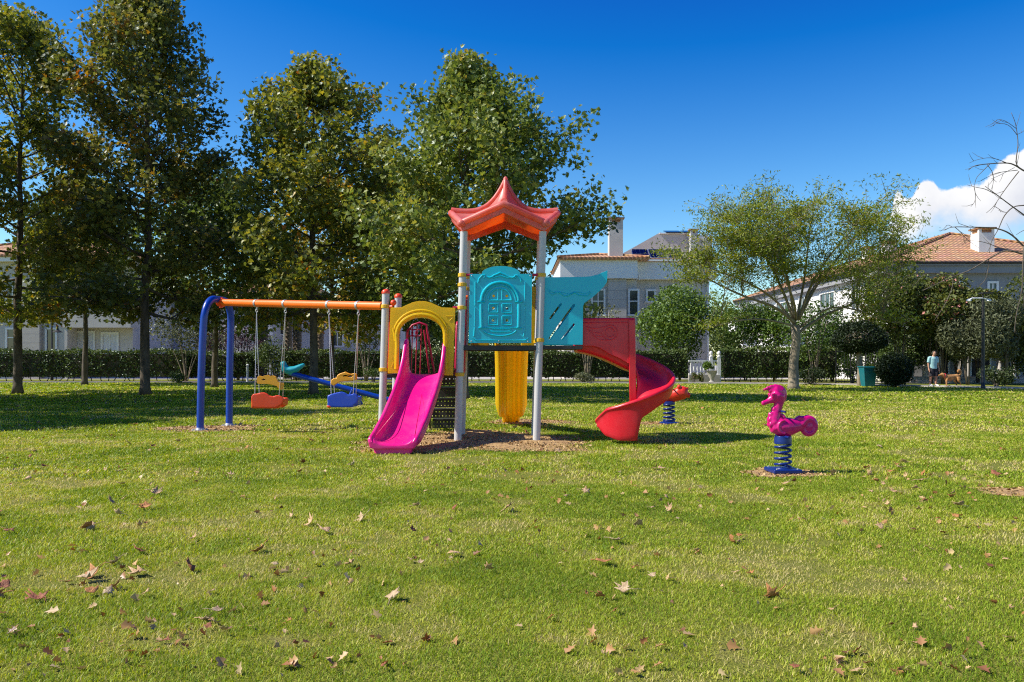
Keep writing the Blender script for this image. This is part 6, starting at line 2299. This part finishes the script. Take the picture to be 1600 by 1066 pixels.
LM = [dry_leaf('tan_dry_leaf', (.52, .36, .20), (.40, .24, .11)), dry_leaf('orange_brown_dry_leaf', (.46, .21, .06), (.32, .13, .04)),
      dry_leaf('red_brown_dry_leaf', (.20, .06, .025), (.28, .10, .04)), dry_leaf('pale_dry_leaf', (.50, .38, .23), (.38, .26, .14))]
LL = ['curled tan dry plane leaf lying on the lawn', 'curled orange brown dry plane leaf lying on the lawn', 'curled dark red brown dry plane leaf lying on the lawn', 'curled pale straw coloured dry plane leaf lying on the lawn']
protos = [[fallen_leaf_mesh('fallen_leaf', 100 + 7 * c + k, LM[c]) for k in range(5)] for c in range(4)]
used_leaf = set()


def put_leaf(x, y, size, c, z=.03, tilt=.45):
    k = rnd.randrange(5)
    o = protos[c][k]
    if (c, k) in used_leaf:
        o = o.copy(); COL.objects.link(o)
    used_leaf.add((c, k))
    o.location = (x, y, z)
    o.scale = (size, size * rnd.uniform(.75, 1.1), size * rnd.uniform(.8, 1.3))
    o.rotation_euler = (rnd.gauss(0, tilt), rnd.gauss(0, tilt), rnd.uniform(0, 2 * PI))
    tag(o, LL[c], 'fallen leaf', 'fallen plane leaves scattered on the lawn')


# the larger ones where the photograph shows them: column, row, width in pixels, tone (0 tan, 1 orange, 2 red brown, 3 pale)
BIG = [(240, 985, 22, 3), (272, 988, 18, 2), (258, 1006, 26, 2), (318, 972, 34, 0), (334, 976, 26, 3), (350, 992, 30, 0), (326, 984, 20, 2), (432, 1016, 22, 0), (460, 1010, 18, 2), (453, 976, 16, 1), (505, 980, 15, 0),
       (640, 878, 18, 0), (656, 882, 20, 3), (648, 873, 12, 2), (551, 865, 18, 2), (430, 884, 18, 3), (190, 890, 16, 2), (228, 889, 16, 0), (105, 912, 22, 2), (128, 923, 10, 3), (44, 941, 18, 2), (107, 1010, 12, 2),
       (196, 823, 12, 3), (227, 820, 12, 2), (195, 780, 16, 0), (238, 780, 14, 2), (384, 780, 12, 0), (332, 930, 24, 0), (479, 907, 20, 2), (160, 1008, 14, 2), (515, 1010, 10, 2), (600, 1048, 22, 2), (632, 1042, 14, 1),
       (885, 775, 14, 0), (838, 818, 18, 1), (828, 825, 12, 2), (1018, 795, 14, 0), (1041, 777, 16, 0), (1044, 791, 12, 2), (1059, 812, 12, 3), (968, 740, 11, 3), (1157, 841, 18, 1), (1155, 848, 14, 0), (1089, 862, 20, 0),
       (1138, 879, 14, 2), (1150, 897, 16, 0), (1172, 900, 24, 1), (1164, 893, 16, 2), (1048, 909, 22, 0), (917, 932, 12, 1), (962, 958, 18, 1), (1376, 826, 22, 0), (1303, 957, 20, 0), (1393, 983, 14, 2), (1430, 983, 20, 0),
       (1415, 910, 16, 0), (1450, 859, 16, 0), (1478, 864, 12, 2), (1571, 876, 18, 0), (1578, 952, 22, 0), (1410, 1007, 12, 2), (1242, 1050, 34, 2), (1312, 1046, 26, 2), (1340, 1052, 32, 0), (1200, 935, 10, 2),
       (1387, 788, 20, 0), (1432, 765, 18, 0), (1398, 770, 20, 0), (1489, 777, 20, 1), (1492, 808, 20, 1), (1467, 812, 14, 1), (1435, 795, 16, 0), (1360, 768, 16, 0), (1368, 752, 16, 1), (1381, 757, 14, 0), (1443, 742, 20, 1),
       (1415, 745, 16, 0), (1350, 746, 12, 0), (1480, 740, 14, 1), (1505, 735, 12, 0), (1545, 760, 10, 2), (1490, 770, 14, 0), (1443, 783, 12, 2), (1515, 772, 14, 1), (628, 740, 12, 3), (728, 736, 12, 2), (790, 737, 12, 0), (880, 738, 10, 0),
       (57, 763, 10, 3), (165, 734, 18, 0), (187, 736, 12, 3), (265, 740, 10, 2), (470, 737, 16, 1), (385, 700, 14, 1), (355, 702, 14, 2), (55, 705, 12, 0), (430, 780, 9, 0), (695, 882, 9, 0), (715, 882, 10, 1), (862, 780, 9, 1)]
for px_, py_, w, c in BIG:
    p = G(px_, py_ + 2)
    size = min(.24, w / FPX * p.y * .82)
    put_leaf(p.x, p.y, size * 1.2, c, .016 + .015 * rnd.random())
n = 0
while n < 172:
    d = 1 / rnd.uniform(1 / 31, 1 / 4.2) if rnd.random() < .45 else rnd.uniform(9, 31)
    x = rnd.uniform(-.63, .63) * d
    if vnoise(np.array([x]), np.array([d]), 2.5, 8)[0] < rnd.uniform(.15, .75):
        continue
    if any(soil_edge(x, d, s) < .9 for s in SOIL[:1]) and rnd.random() < .7:
        continue
    put_leaf(x, d, rnd.uniform(.09, .19), rnd.choices((0, 1, 2, 3), (4, 3, 2, 2))[0], .03)
    n += 1

# countless crumbled leaf bits between the individual leaves
nb = 3000
d = 1 / rng.uniform(1 / 30, 1 / 3.4, nb); d[:1700] = rng.uniform(6, 30, 1700)
X = rng.uniform(-.66, .66, nb) * d
keep = vnoise(X, d, 1.6, 18) * .6 + vnoise(X, d, .4, 19) * .4 > rng.uniform(.30, .75, nb)
X, d = X[keep], d[keep]
tone = rng.random(len(X))
bits = leaf_obj('leaf_litter', np.stack([X, d, rng.uniform(.010, .026, len(X))], 1), .045, tone ** .7, leafy('leaf_litter', [(0, (.12, .045, .02)), (.35, (.30, .13, .045)), (.7, (.46, .27, .11)), (1, (.55, .42, .22))], transl=.15), None, up=1.0, width=.75, spread=.6, star=True)
tag(bits, 'small crumbled brown and tan leaf bits strewn over the lawn', 'leaf litter'); bits['kind'] = 'stuff'
